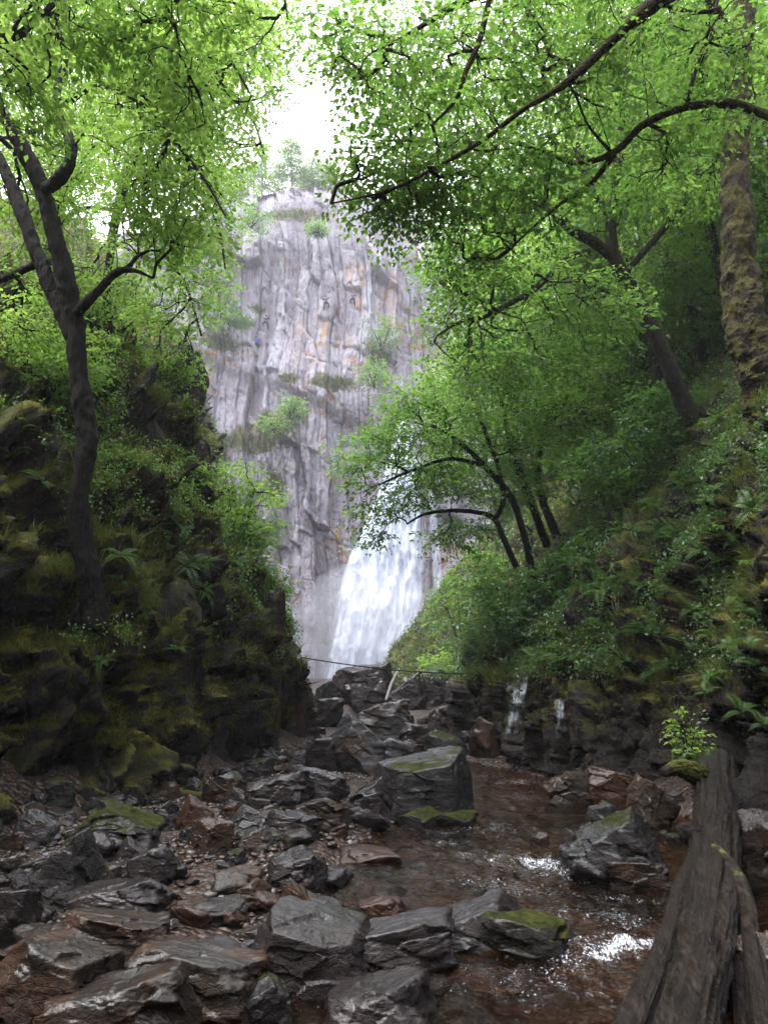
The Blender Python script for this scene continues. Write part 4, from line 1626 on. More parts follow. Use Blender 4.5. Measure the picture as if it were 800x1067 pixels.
def make_tree(name, label, cat, limbs, blobs, leaf, bark, n_twigs=300, per=26, size=0.07, L=0.45, W=0.3, seed=1, group=None, r_tip=0.0035, rmax=0.04, tilt=0.20, droop=0.22, step=0.4, lump=0.16, sides=16, width=0.62, tstep=0.07):
    """limbs: list of (points, radii), the first is the trunk; blobs: (centre, radii[, weight])"""
    r = np.random.default_rng(seed)
    base = np.asarray(limbs[0][0][0], float)
    root = empty(name, base)
    tag(root, label, cat, group)
    inv = Matrix.Translation(root.location).inverted()
    skel = []
    for i, (pts, rad) in enumerate(limbs):
        V, F = bark_tube(pts, rad, seed * 3.1 + i, tstep, sides if i == 0 else max(8, sides - 5), lump)
        me = mesh_np('trunk' if i == 0 else 'limb', V, F)
        o = link('trunk' if i == 0 else 'limb', me, M[bark], root)
        o.matrix_parent_inverse = inv
        p, _ = resample(pts, rad, 0.35)
        if i == 0:
            p = p[int(len(p) * 0.45):]
        skel.append(p)
    skel = np.concatenate(skel)
    wts = np.array([np.prod(b[1]) ** (2 / 3) * (b[2] if len(b) > 2 else 1) for b in blobs])
    nb = np.maximum(3, (wts / wts.sum() * n_twigs).astype(int))
    att = np.concatenate([b[0] + rand_ball(k, r) * b[1] for b, k in zip(blobs, nb)])
    P, par, tips = grow(skel, att, r, step)
    bv, bf = branch_tubes(P, par, len(skel), r_tip, 0.46, rmax)
    tp = P[tips]
    dr = tp - P[par[tips]]
    dr = dr / (np.linalg.norm(dr, axis=1)[:, None] + 1e-9) + r.normal(size=dr.shape) * 0.25
    pos, ax, nr, sz, ti = sprays(tp, dr, r, per, L, W, size, tilt, droop)
    lv, lf = leaf_mesh(pos, ax, nr, sz, width)
    me = mesh_mixed('crown', [(lv, lf, 0, np.repeat(ti, 4)), (bv, bf, 1, None)], smooth=False)
    o = link('crown', me, [M[leaf], M[bark]], root)
    o.matrix_parent_inverse = inv
    return root


def L_(pts, w):
    """limb through places of the photograph (px, py, Y), w: width there in photo pixels"""
    P = [at(*p) for p in pts]
    return P, [ww / 2 / FPX * p[2] for ww, p in zip(w, pts)]


# ---- left trees
make_tree('tree', 'dark forked tree leaning out of the mossy left bank', 'tree', [
    L_([(99, 655, 10.0), (95, 610, 9.9), (86, 560, 9.8), (83, 515, 9.7), (91, 460, 9.7), (84, 400, 9.7), (76, 325, 9.7), (62, 262, 9.6), (45, 200, 9.5), (22, 150, 9.4), (-5, 105, 9.3), (-50, 20, 9.2)],
       [28, 23, 20, 19, 21, 19, 21, 19, 18, 17, 14, 10]),
    L_([(76, 352, 9.7), (58, 312, 9.8), (38, 262, 9.9), (18, 208, 10), (-4, 158, 10.1), (-50, 70, 10.3)], [15, 16, 15, 14, 12, 8]),
    L_([(80, 326, 9.6), (102, 304, 9.4), (122, 284, 9.2), (140, 282, 9.1), (160, 290, 9.0)], [11, 9, 8, 5, 2]),
    L_([(44, 198, 9.5), (58, 190, 9.3), (72, 172, 9.2), (74, 150, 9.2), (65, 126, 9.3), (60, 96, 9.4), (68, 55, 9.4), (52, 15, 9.4), (30, -40, 9.4)], [14, 14, 13, 12, 10, 9, 8, 7, 5]),
    L_([(72, 282, 9.7), (50, 272, 9.9), (28, 280, 10.1), (0, 292, 10.3), (-40, 300, 10.5)], [9, 8, 8, 7, 5]),
    L_([(66, 110, 9.3), (105, 90, 8.8), (150, 110, 8.4), (185, 150, 8.2), (215, 190, 8.1), (235, 225, 8.0)], [8, 6, 5, 4, 3, 2]),
    L_([(50, 20, 9.4), (110, -20, 9), (170, 0, 8.7), (230, 50, 8.6), (262, 100, 8.6)], [7, 6, 5, 4, 2]),
], [
    blob(150, 110, 8.8, 80, 70, 1.2), (*blob(200, 90, 8.8, 80, 80, 1.3), 1.0), blob(70, 40, 10.2, 110, 50, 1.0), blob(180, 200, 8.6, 70, 60, 1.0), blob(40, 200, 11.4, 70, 90, .8),
    blob(160, 240, 9.4, 50, 40, 1.0), blob(240, 40, 9.4, 55, 50, 1.0), blob(30, 330, 10.6, 50, 40, .8),
], 'leaf_bright', 'bark_dark', n_twigs=900, per=30, size=0.075, L=0.42, W=0.26, seed=11, sides=44, lump=.34, tstep=.03)

make_tree('tree', 'slender tree behind the forked one, hanging bright leaves over the pinnacle', 'tree', [
    L_([(130, 420, 14.5), (118, 350, 14.6), (112, 290, 14.6), (130, 200, 14.4), (160, 110, 14.2), (180, 0, 14), (190, -80, 14)], [9, 8, 8, 7, 6, 5, 3]),
    L_([(114, 260, 14.6), (150, 250, 14.2), (190, 290, 14), (210, 350, 14)], [5, 4, 3, 2]),
    L_([(140, 170, 14.3), (190, 180, 14), (225, 230, 14), (235, 280, 14)], [5, 4, 3, 2]),
    L_([(160, 110, 14.2), (220, 90, 14), (260, 120, 14), (275, 160, 14)], [5, 4, 3, 2]),
    L_([(125, 220, 14.4), (80, 220, 14.6), (40, 270, 14.8), (10, 330, 15)], [5, 4, 3, 2]),
], [
    blob(185, 330, 14, 35, 70, 1.2), blob(200, 250, 13.8, 40, 70, 1.4), blob(235, 140, 14, 45, 60, 1.2), blob(200, 60, 14, 70, 60, 1.6), blob(110, 300, 14.4, 70, 60, 1.4),
    blob(50, 330, 14.5, 60, 60, 1.4), blob(140, 380, 14.2, 50, 35, 1.0), blob(60, 150, 15, 80, 80, 1.5), blob(266, 30, 14, 34, 50, 1.0), blob(285, 70, 14, 22, 60, .8), blob(304, 24, 14, 26, 40, .7), blob(230, 210, 14, 22, 40, 1),
], 'leaf_bright', 'bark_dark', n_twigs=900, per=30, size=0.085, L=0.55, W=0.34, seed=12)

make_tree('tree', 'near tree at the top left whose twigs hang into the frame', 'tree', [
    ([(-5.2, 5.0, 4.6), (-5.0, 5.2, 6.5), (-4.4, 5.6, 8.4), (-3.6, 6.0, 10.0)], [.17, .15, .12, .06]),
    L_([(-300, 60, 5.4), (-120, 10, 5.9), (0, 40, 6.2), (40, 18, 6.3), (80, -20, 6.4)], [22, 14, 11, 8, 5]),
    L_([(-200, -160, 6), (0, -120, 6.2), (120, -60, 6.4), (175, 10, 6.5), (190, 60, 6.6), (212, 110, 6.7)], [16, 12, 8, 4, 3, 2]),
    L_([(0, -120, 6.2), (180, -120, 6.4), (280, -40, 6.8), (300, 20, 7)], [12, 9, 5, 2]),
], [
    blob(60, 30, 6.3, 90, 40, .7), blob(160, 40, 6.5, 60, 45, .7), blob(230, 10, 6.8, 70, 35, .8), blob(20, 90, 6.4, 40, 50, .7), blob(200, 110, 6.8, 30, 40, .5), blob(140, -60, 6.4, 200, 60, 1.0),
], 'leaf_bright', 'bark_dark', n_twigs=420, per=24, size=0.07, L=0.36, W=0.24, seed=13)

# bank-top trees further up the left slope
for i, (x, y, h, lab) in enumerate([(-8.5, 13, 8, 'leafy tree high on the left slope, nearest the forked trunk'), (-9.5, 19, 9, 'leafy tree on the left slope behind the pinnacle'), (-11, 27, 10, 'farthest leafy tree on the left slope'),
                                    (-9.5, 6, 8, 'leafy tree on the slope beyond the left edge')]):
    z = drop(x, y, ('left_bank',)) - .3
    lean = 1.6
    tr = [(x, y, z), (x + .3, y, z + h * .35), (x + .9, y - .2, z + h * .7), (x + lean, y - .3, z + h)]
    make_tree('tree', lab, 'tree', [(tr, [.14, .12, .09, .03]),
                                    ([(x + .4, y, z + h * .4), (x + 2, y - .3, z + h * .55), (x + 3.4, y - .5, z + h * .55)], [.06, .04, .015])],
              [(np.array((x + 1.5, y - .3, z + h * .85)), np.array((2.6, 2.4, 2.2))), (np.array((x + 2.6, y - .4, z + h * .5)), np.array((2.0, 2.0, 1.4))), (np.array((x - .8, y, z + h * .6)), np.array((2.0, 2.0, 1.8)))],
              'leaf_bright', 'bark_dark', n_twigs=520, per=26, size=0.10, L=0.6, W=0.38, seed=20 + i, sides=10, tstep=.2, group='trees on the left slope')

# ---- right trees
make_tree('tree', 'near tree beyond the right edge reaching mossy boughs across the frame', 'tree', [
    ([(5.6, 4.6, 4.2), (5.4, 4.8, 6), (5.0, 5.1, 8), (4.4, 5.4, 9.8), (3.8, 5.6, 11)], [.20, .18, .16, .12, .08]),
    [[np.array([5.0, 5.1, 8.0])] + L_([(800, -60, 5.5), (695, -6, 5.7), (640, 40, 5.8), (590, 86, 5.9), (545, 114, 6.0), (500, 148, 6.2), (440, 182, 6.4), (400, 200, 6.5), (345, 212, 6.7)], [1] * 9)[0],
     [w / 2 / FPX * 6 for w in (30, 27, 21, 12, 8.5, 6.5, 5.5, 4.5, 3.5, 2)]],
    [[np.array([5.25, 4.95, 6.9])] + L_([(860, 130, 6.0), (800, 120, 6.3), (762, 108, 6.4), (712, 112, 6.5), (670, 130, 6.6), (640, 158, 6.7), (602, 170, 6.8), (560, 156, 6.9), (520, 146, 7)], [1] * 9)[0],
     [w / 2 / FPX * 6.5 for w in (17, 12, 10.5, 10, 9.5, 9, 8, 6, 4, 2.5)]],
    L_([(690, -8, 5.7), (610, -50, 5.9), (520, -15, 6.1), (470, 8, 6.2), (438, 28, 6.3), (400, 50, 6.4)], [18, 14, 11, 9, 6, 3]),
    L_([(512, -12, 6.1), (500, 40, 6.2), (485, 75, 6.2), (474, 105, 6.3), (450, 130, 6.4)], [8, 7, 6, 5, 2]),
    L_([(636, 158, 6.7), (612, 130, 6.5), (600, 100, 6.4), (590, 85, 6.4)], [4, 3, 3, 2]),
    L_([(715, 112, 6.5), (722, 80, 6.4), (735, 40, 6.4), (745, 10, 6.4), (755, -40, 6.4)], [5, 5, 4, 4, 3]),
    L_([(640, 160, 6.7), (612, 195, 6.9), (580, 215, 7.0), (530, 260, 7.2)], [8, 6, 4, 2]),
], [
    blob(430, 70, 6.5, 70, 60, .8), blob(520, 60, 6.4, 80, 60, .8), blob(400, 160, 6.7, 60, 45, .7), blob(480, 170, 6.7, 70, 55, .8), blob(370, 195, 6.9, 30, 25, .5), blob(620, 70, 6.4, 70, 60, .8),
    blob(440, 215, 7.0, 50, 36, .7), blob(560, 200, 7.0, 60, 60, .8), blob(740, 60, 6.6, 60, 60, .8), blob(500, 250, 7.2, 60, 40, .7), blob(372, 50, 6.8, 44, 50, .6), blob(412, 226, 7.0, 34, 22, .5), blob(346, 40, 6.8, 28, 40, .4), blob(690, 160, 6.9, 60, 40, .8), blob(600, -60, 6.3, 200, 60, 1),
], 'leaf_mid', 'bark_moss', n_twigs=820, per=24, size=0.068, L=0.36, W=0.24, seed=31, lump=.28)

make_tree('tree', 'straight mossy trunk standing at the right edge', 'tree', [
    L_([(812, 440, 10.6), (796, 400, 10.5), (780, 352, 10.4), (771, 300, 10.4), (768, 230, 10.3), (766, 150, 10.3), (770, 70, 10.2), (778, -10, 10.2), (782, -120, 10.1), (770, -260, 10)],
       [62, 48, 42, 38, 33, 29, 27, 26, 22, 12]),
    L_([(768, 60, 10.2), (740, 0, 9.8), (700, -60, 9.5), (640, -100, 9.3)], [12, 10, 8, 5]),
    L_([(780, -80, 10.1), (720, -150, 10), (640, -180, 10)], [14, 10, 5]),
], [
    blob(700, 20, 10, 70, 70, 1.4), blob(640, -60, 9.6, 90, 60, 1.2), blob(780, 80, 10.8, 50, 70, 1.0), blob(770, -130, 10, 160, 90, 1.8), blob(720, 170, 11.5, 50, 70, 1.0),
], 'leaf_mid', 'bark_moss', n_twigs=420, per=26, size=0.08, L=0.45, W=0.3, seed=32, sides=56, lump=.36, rmax=.03, tstep=.03)

make_tree('tree', 'leaning brown tree forking in the middle of the right wood', 'tree', [
    L_([(720, 440, 14.6), (704, 400, 14.3), (684, 352, 14), (660, 305, 13.8), (640, 270, 13.6), (636, 236, 13.5), (642, 190, 13.4), (648, 130, 13.3), (652, 60, 13.2), (640, -20, 13)],
       [21, 18, 17, 16, 16, 11, 9, 8, 7, 4]),
    L_([(638, 268, 13.6), (618, 252, 13.4), (596, 240, 13.2), (570, 216, 13.0), (540, 204, 12.8), (520, 184, 12.6), (498, 168, 12.5)], [13, 12, 11, 10, 8, 6, 4]),
    L_([(612, 262, 13.3), (590, 270, 12.9), (560, 298, 12.5), (528, 318, 12.2), (505, 330, 12), (480, 335, 11.9), (455, 350, 11.8)], [8, 7, 7, 6, 5, 4, 2]),
    L_([(640, 236, 13.5), (618, 200, 13.2), (600, 160, 13), (585, 120, 13)], [8, 6, 5, 3]),
    L_([(650, 285, 13.7), (690, 240, 13.6), (720, 200, 13.6), (740, 150, 13.6)], [8, 7, 5, 3]),
], [
    blob(500, 300, 12, 50, 40, 1.2), blob(462, 342, 11.9, 28, 18, .7), blob(458, 290, 12, 26, 30, .8), blob(540, 290, 12.3, 70, 45, 1.3), blob(520, 200, 12.4, 70, 50, 1.3), blob(620, 180, 13.2, 70, 70, 1.5), blob(620, 330, 13, 60, 50, 1.3),
    blob(550, 370, 12.4, 80, 40, 1.2), blob(700, 200, 13.6, 60, 60, 1.2), blob(620, 70, 13.2, 90, 70, 1.5), blob(490, 130, 13, 70, 60, 1.2), blob(470, 262, 12, 36, 36, 1), blob(510, 390, 12, 60, 25, 1),
], 'leaf_mid', 'bark_grey', n_twigs=1000, per=28, size=0.085, L=0.5, W=0.33, seed=33)

make_tree('tree', 'low many-stemmed tree spreading branches across the waterfall', 'tree', [
    L_([(558, 625, 19.2), (553, 590, 19), (545, 555, 18.8), (532, 518, 18.6), (505, 486, 18.3), (480, 462, 18.1), (455, 446, 18), (432, 440, 17.9)], [9, 7.5, 7, 7, 6, 4.5, 3, 2]),
    L_([(538, 592, 19), (524, 560, 18.8), (514, 540, 18.7), (498, 534, 18.5), (470, 532, 18.3), (442, 536, 18.1), (424, 546, 18)], [6.5, 6, 5.5, 5, 4, 3, 2]),
    L_([(516, 540, 18.7), (524, 522, 18.6), (520, 490, 18.5), (505, 450, 18.4), (490, 410, 18.3)], [6, 5, 5, 4, 2]),
    L_([(570, 570, 19.6), (552, 520, 19.4), (536, 478, 19.2), (525, 430, 19), (515, 390, 19)], [9, 8, 7, 5, 3]),
    L_([(580, 560, 20), (560, 500, 20), (570, 440, 20), (600, 390, 20)], [9, 8, 6, 3]),
    L_([(505, 486, 18.3), (470, 478, 18), (430, 490, 17.8), (395, 505, 17.7)], [5, 4, 3, 2]),
], [
    blob(390, 470, 17.9, 38, 26, 1.0), blob(400, 520, 17.7, 34, 30, .8), (*blob(385, 556, 17.7, 20, 14, .5), .7), blob(440, 455, 18, 60, 40, 1.4), blob(450, 505, 18, 45, 28, 1.0), blob(510, 430, 18.3, 80, 50, 1.8), blob(540, 490, 18.6, 60, 40, 1.4),
    blob(430, 418, 18, 30, 20, 1), blob(490, 385, 18.4, 60, 35, 1.4), blob(590, 420, 19.4, 80, 50, 1.6), blob(364, 486, 17.8, 16, 14, .5), blob(480, 555, 18.8, 40, 20, .8),
], 'leaf_mid', 'bark_dark', n_twigs=1000, per=28, size=0.10, L=0.6, W=0.38, seed=34)

HILL = [
    (620, 470, 22, 6, 'mid', 'bushy tree on the right slope behind the many-stemmed tree'), (680, 420, 21, 7, 'mid', 'tree on the right slope above the ferns'), (560, 470, 30, 8, 'mid', 'tree on the slope close to the top of the waterfall'),
    (730, 330, 19, 7, 'mid', 'tree on the slope behind the straight mossy trunk'), (640, 360, 30, 9, 'bright', 'bright tree high on the right slope'), (580, 380, 38, 10, 'bright', 'bright tree on the upper slope above the many-stemmed tree'),
    (700, 280, 28, 9, 'bright', 'bright tree on the slope above the leaning brown tree'), (780, 250, 22, 9, 'mid', 'tree high on the slope at the right edge'), (540, 400, 48, 11, 'bright', 'pale tree on the slope beside the cliff'),
    (640, 240, 42, 11, 'bright', 'tall bright tree on the skyline of the right slope'), (740, 180, 36, 11, 'bright', 'tall tree on the skyline behind the straight mossy trunk'), (830, 330, 15, 6, 'mid', 'tree just outside the right edge above the bank'),
    (520, 470, 42, 8, 'mid', 'small tree at the right rim of the waterfall'), (590, 300, 50, 11, 'bright', 'far tree on the skyline beside the cliff top'),
]
for i, (px, py, Y, h, lf, lab) in enumerate(HILL):
    b = at(px, py, Y)
    z = drop(b[0], b[1], ('right_bank',)) - .3
    x, y = b[0], b[1]
    rr = np.random.default_rng(500 + i)
    lx = -0.12 * h + rr.uniform(-.4, .4)
    tr = [(x, y, z), (x + lx * .3, y, z + h * .35), (x + lx * .7, y - .2, z + h * .7), (x + lx, y - .3, z + h)]
    ws = h / 9.0
    make_tree('tree', lab, 'tree', [(tr, [.15 * ws, .12 * ws, .08 * ws, .03]),
                                    ([(x + lx * .4, y, z + h * .4), (x + lx * .4 - 1.3 * ws, y - .5, z + h * .6), (x - 2.4 * ws, y - .9, z + h * .62)], [.07 * ws, .05 * ws, .015])],
              [(np.array((x + lx, y - .3, z + h * .85)), np.array((3.0 * ws, 2.6 * ws, 2.4 * ws))), (np.array((x + lx - 1.9 * ws, y - .9, z + h * .55)), np.array((2.4 * ws, 2.2 * ws, 1.7 * ws))),
               (np.array((x + 1.7 * ws, y - .4, z + h * .55)), np.array((2.4 * ws, 2.2 * ws, 1.8 * ws))), (np.array((x, y - .8, z + h * .25)), np.array((2.2 * ws, 1.8 * ws, 1.5 * ws)))],
              'leaf_' + lf, 'bark_grey', n_twigs=420 if Y > 34 else 560, per=26, size=0.105 + 0.0022 * Y, L=0.6 + .006 * Y, W=0.4 + .005 * Y, seed=60 + i, sides=10, tstep=.25, r_tip=.005, group='trees on the right slope')

# unseen trees added beside and behind the viewer to keep skylight off the stream
for i, (x, y, h, lx) in enumerate([(-6.3, -1.5, 11, 2.6), (6.6, -2.0, 12, -2.8), (-6.8, -6.5, 12, 2.6), (7.2, -7.5, 12, -3.0), (0.5, -13, 12, .5)]):
    z = drop(x, y, ('left_bank', 'right_bank')) - .3
    make_tree('tree', ['leafy tree on the left bank level with the viewer', 'leafy tree on the right bank level with the viewer', 'leafy tree on the left bank well behind the viewer', 'leafy tree on the right bank well behind the viewer', 'leafy tree closing the gorge behind the viewer'][i], 'tree',
              [([(x, y, z), (x + lx * .2, y, z + h * .3), (x + lx * .6, y, z + h * .65), (x + lx, y, z + h)], [.2, .17, .12, .04])],
              [(np.array((x + lx, y, z + h * .8)), np.array((3.4, 3.0, 2.0))), (np.array((x + lx * 1.6, y + .3, z + h * .6)), np.array((2.4, 2.6, 1.5))), (np.array((x, y, z + h * .6)), np.array((2.6, 2.6, 2)))],
              'leaf_mid', 'bark_grey', n_twigs=300, per=22, size=.17, L=.8, W=.5, seed=140 + i, sides=8, tstep=.3, r_tip=.006, group='trees behind the viewer')

for i, (trk, bl, lab) in enumerate([
    (L_([(690, 400, 19), (670, 330, 19), (640, 240, 18.6), (600, 150, 18), (560, 60, 17.6), (540, -40, 17.4)], [13, 12, 10, 8, 6, 3]),
     [blob(470, 60, 17, 70, 70, 2), blob(560, 120, 17.4, 80, 70, 2), blob(440, 140, 17, 50, 50, 1.6), blob(520, 200, 17.4, 70, 60, 2), blob(560, 10, 17.4, 110, 60, 2), blob(410, 60, 17, 40, 60, 1.4), blob(420, 200, 17, 34, 30, 1.2)], 'tall tree behind the mossy boughs, filling the top of the picture'),
    (L_([(760, 330, 16), (740, 240, 16), (720, 130, 15.8), (700, 20, 15.6), (690, -80, 15.4)], [12, 11, 9, 7, 4]),
     [blob(680, 90, 15.4, 80, 80, 2), blob(740, 220, 16, 60, 60, 2), blob(780, 20, 15.8, 60, 90, 2), blob(640, -20, 15.4, 70, 60, 2), blob(690, 270, 16, 60, 50, 1.6)], 'tall tree left of the straight mossy trunk, thin stem hidden by leaves')]):
    make_tree('tree', lab, 'tree', [trk], bl, 'leaf_mid', 'bark_grey', n_twigs=760, per=26, size=.11, L=.62, W=.4, seed=180 + i, sides=10, tstep=.2, r_tip=.004)

# thin trees along the cliff top
TOP = [(246, 205, 84, 7, 'birch'), (272, 203, 84, 9, 'birch'), (303, 203, 84, 9.5, 'bushy'), (325, 203, 86, 8, 'birch'), (258, 205, 88, 10, 'birch'), (222, 224, 82, 6, 'bushy'), (345, 206, 85, 6, 'bushy'), (290, 203, 90, 9, 'birch'), (314, 200, 92, 8, 'bushy')]
tl = ['thin birch at the left end of the cliff top', 'thin birch standing against the sky on the cliff top', 'light green round-topped tree in the middle of the cliff top', 'thin birch right of the round-topped tree', 'taller pale birch just behind the first birches',
      'low tree leaning over the left shoulder of the cliff', 'low bushy tree at the right end of the cliff top', 'pale birch set back from the cliff edge', 'far bushy tree set back on the cliff top']
for i, (px, py, Y, h, kd) in enumerate(TOP):
    b = at(px, py, Y)
    x, y = b[0], b[1]
    z = drop(x, y, ('cliff',)) - .4
    s = 1.0 if kd == 'birch' else 1.35
    make_tree('birch' if kd == 'birch' else 'tree', tl[i], 'tree', [([(x, y, z), (x + .1, y, z + h * .4), (x - .1, y, z + h * .75), (x + .1, y, z + h)], [.13, .11, .08, .04])],
              [(np.array((x, y, z + h * .85)), np.array((1.2 * s, 1.2, h * .2))), (np.array((x, y, z + h * .55)), np.array((1.7 * s, 1.5, h * .2)))], 'leaf_pale', 'bark_birch', n_twigs=230 if kd == 'birch' else 380, per=20,
              size=.17, L=.7, W=.45, seed=90 + i, sides=8, tstep=.4, r_tip=.012, rmax=.04, group='trees along the cliff top')


# ---- shrubs
def shrub(label, px, py, Y, rpx, rpy, leaf, n, size, seed, bank, group, L=.35, W=.24, per=24):
    c = at(px, py, Y)
    rx, rz = rpx / FPX * Y, rpy / FPX * Y
    r = np.random.default_rng(seed)
    bz = drop(c[0], c[1], bank)
    b = np.array([c[0], c[1], c[2] - rz * 1.1])
    limbs = []
    for k in range(5):
        a = r.uniform(0, 6.28)
        e = c + np.array([math.cos(a) * rx * .6, math.sin(a) * rx * .4, rz * r.uniform(.1, .6)])
        limbs.append(([b, b + (e - b) * .4 + np.array([0, 0, .15 * rz]), e], [.018 * Y / 16, .012 * Y / 16, .005]))
    return make_tree('shrub', label, 'shrub', limbs, [(c, np.array([rx, rx * .8, rz])), (c + np.array([rx * .3, -.2, -rz * .5]), np.array([rx * .6, rx * .5, rz * .5]))], leaf, 'bark_dark', n_twigs=n, per=per, size=size, L=L, W=W, seed=seed, sides=8, group=group, tstep=.1)


shrub('bright green bush on the lip of the left gorge wall', 250, 535, 16.6, 42, 62, 'leaf_bright', 230, .085, 201, ('left_bank',), None, .45, .28)
shrub('small bright bush hanging over the corner of the left wall', 276, 606, 16.6, 26, 20, 'leaf_mid', 70, .07, 202, ('left_bank',), None)
shrub('leafy seedling on the mossy knob of the left bank', 196, 500, 15.0, 22, 26, 'leaf_bright', 60, .09, 203, ('left_bank',), None)
shrub('leafy bramble at the upper left bank behind the dark trunk', 60, 375, 12.4, 62, 36, 'leaf_bright', 170, .08, 204, ('left_bank',), None)
shrub('dark bush over the trickles at the foot of the right bank', 540, 640, 17.2, 44, 40, 'leaf_dark', 220, .085, 205, ('right_bank',), 'dark bushes on the right bank', .4, .28)
shrub('dark bush below the stems of the many-stemmed tree', 590, 610, 17.4, 52, 40, 'leaf_dark', 240, .085, 206, ('right_bank',), 'dark bushes on the right bank', .4, .28)
shrub('dark bush left of the fern slope', 640, 580, 16.4, 44, 42, 'leaf_dark', 200, .085, 207, ('right_bank',), 'dark bushes on the right bank', .4, .28)
shrub('dark drooping bush above the fern slope', 650, 490, 16.6, 66, 46, 'leaf_dark', 260, .09, 208, ('right_bank',), 'dark bushes on the right bank', .4, .28)
shrub('dark bush under the leaning brown tree', 700, 440, 15.4, 60, 44, 'leaf_dark', 240, .09, 209, ('right_bank',), 'dark bushes on the right bank', .4, .28)
shrub('green bush on the mossy slope beside the waterfall', 480, 640, 34, 34, 44, 'leaf_mid', 150, .13, 210, ('right_bank',), None, .55, .4)
shrub('small bush at the foot of the slope behind the cable', 462, 690, 26, 22, 10, 'leaf_bright', 60, .10, 211, ('right_bank',), None, .45, .3)
shrub('green bush above the trickles in the gorge throat', 505, 600, 24, 34, 34, 'leaf_mid', 150, .11, 212, ('right_bank',), None, .5, .35)
shrub('leafy sprig growing at the broken end of the fallen trunk', 716, 768, 9.3, 15, 22, 'leaf_bright', 34, .07, 213, ('right_bank',), None, .2, .15, 12)
for i, (px, py, rp, rq, lab) in enumerate([(304, 424, 14, 14, 'bright bush on the grassy ledge halfway up the cliff'), (398, 345, 22, 24, 'round bush high on the right part of the cliff'), (330, 238, 9, 8, 'small bush near the top of the cliff'),
                                           (286, 442, 20, 10, 'dry bush on the grassy ledge of the cliff'), (390, 388, 18, 18, 'bush in a cleft above the waterfall'), (232, 300, 24, 34, 'thin tree-like bush on the left shoulder of the cliff'),
                                           (240, 330, 26, 10, 'low scrub along the slanting ledge of the cliff'), (262, 226, 30, 14, 'scrub under the cliff top')]):
    shrub(lab, px, py, 73.5 if py > 380 else 77, rp, rq, 'leaf_mid' if i not in (3,) else 'leaf_pale', 90, .24, 220 + i, ('cliff',), 'bushes on the cliff', .8, .6, 16)


# ---- ferns, one object each, three patterns
def fern_mesh(seed, nf=9, L=.6):
    r = np.random.default_rng(seed)
    P, A, Nn, S, T = [], [], [], [], []
    tv, tf, to = [], [], 0
    for k in range(nf):
        a = k / nf * 6.283 + r.normal() * .5
        el = r.uniform(.6, 1.2)
        ln = L * r.uniform(.4, 1.15)
        d = np.array([math.cos(a), math.sin(a), 0])
        t = np.linspace(0, 1, 20)
        pts = d[None] * (ln * (t * math.cos(el) + .35 * t ** 2))[:, None] + np.array([0, 0, 1.0])[None] * (ln * (t * math.sin(el) - r.uniform(.6, 1.05) * t ** 2.2))[:, None]
        V, F = tube(pts, np.linspace(.004, .0012, 20), 3, cap=False)
        tv.append(V)
        tf.append(quads_to_tris(F) + to)
        to += len(V)
        side = np.cross(d, [0, 0, 1.0])
        for i in range(3, 20):
            w = ln * .20 * math.sin(math.pi * min(1, (t[i] * .92 + .08)) ** .75)
            tg = pts[i] - pts[i - 1]
            tg /= np.linalg.norm(tg)
            for s in (-1, 1):
                P.append(pts[i])
                A.append(side * s + tg * .45 + np.array([0, 0, -.12]))
                Nn.append(np.cross(side, tg) * -1 + r.normal(size=3) * .15)
                S.append(max(w, .015))
                T.append(np.clip(r.normal(.5, .2), 0, 1))
    V, F = leaf_mesh(np.array(P), np.array(A), np.array(Nn), np.array(S), .26, .03)
    me = mesh_mixed('fern', [(V, F, 0, np.repeat(T, 4)), (np.concatenate(tv), np.concatenate(tf), 0, None)], smooth=False)
    me.materials.append(M['fern'])
    return me


FERN = [fern_mesh(601, 9), fern_mesh(602, 6), fern_mesh(603, 12), fern_mesh(604, 5), fern_mesh(605, 8)]
FERNS_R = [(700, 500), (660, 555), (720, 560), (690, 600), (745, 600), (715, 640), (770, 630), (660, 640), (760, 560), (735, 520), (780, 510), (640, 520), (790, 690), (740, 665), (690, 660), (650, 690), (620, 660), (785, 590), (700, 555), (670, 480),
           (750, 460), (720, 470), (610, 560), (780, 470), (560, 690), (590, 700), (635, 610), (680, 700), (770, 745), (745, 710), (610, 610), (575, 660), (665, 615), (705, 690), (730, 580), (685, 530), (706, 508), (694, 562), (752, 612), (766, 598), (722, 648), (668, 662), (742, 552), (776, 655), (646, 598), (632, 640)]
FERNS_L = [(176, 576), (160, 690), (150, 640), (66, 455), (24, 455), (60, 490), (185, 540), (100, 450), (30, 400), (215, 590), (190, 620), (255, 590), (285, 598), (130, 605), (60, 420), (20, 480), (170, 470), (150, 405), (200, 475), (110, 690)]
rf = np.random.default_rng(610)
FERNS_R = FERNS_R + [(x + rf.uniform(-24, 24), y + rf.uniform(-24, 24)) for x, y in FERNS_R[:44]]
FERNS_L = FERNS_L + [(x + rf.uniform(-22, 22), y + rf.uniform(-20, 20)) for x, y in FERNS_L[:14]]


def where_words(px, py, left):
    if left:
        if px < 75:
            a = 'left of the dark forked trunk'
        elif px < 150:
            a = 'right of the dark forked trunk'
        elif px < 230:
            a = 'near the edge of the left bank'
        else:
            a = 'on the corner of the left gorge wall'
    else:
        if px < 620:
            a = 'by the dark bushes of the right bank'
        elif px < 680:
            a = 'on the left side of the fern slope'
        elif px < 740:
            a = 'in the middle of the fern slope'
        else:
            a = 'below the straight mossy trunk'
    b = 'high' if py < 500 else ('halfway up' if py < 600 else ('low' if py < 670 else 'lowest'))
    return a, b


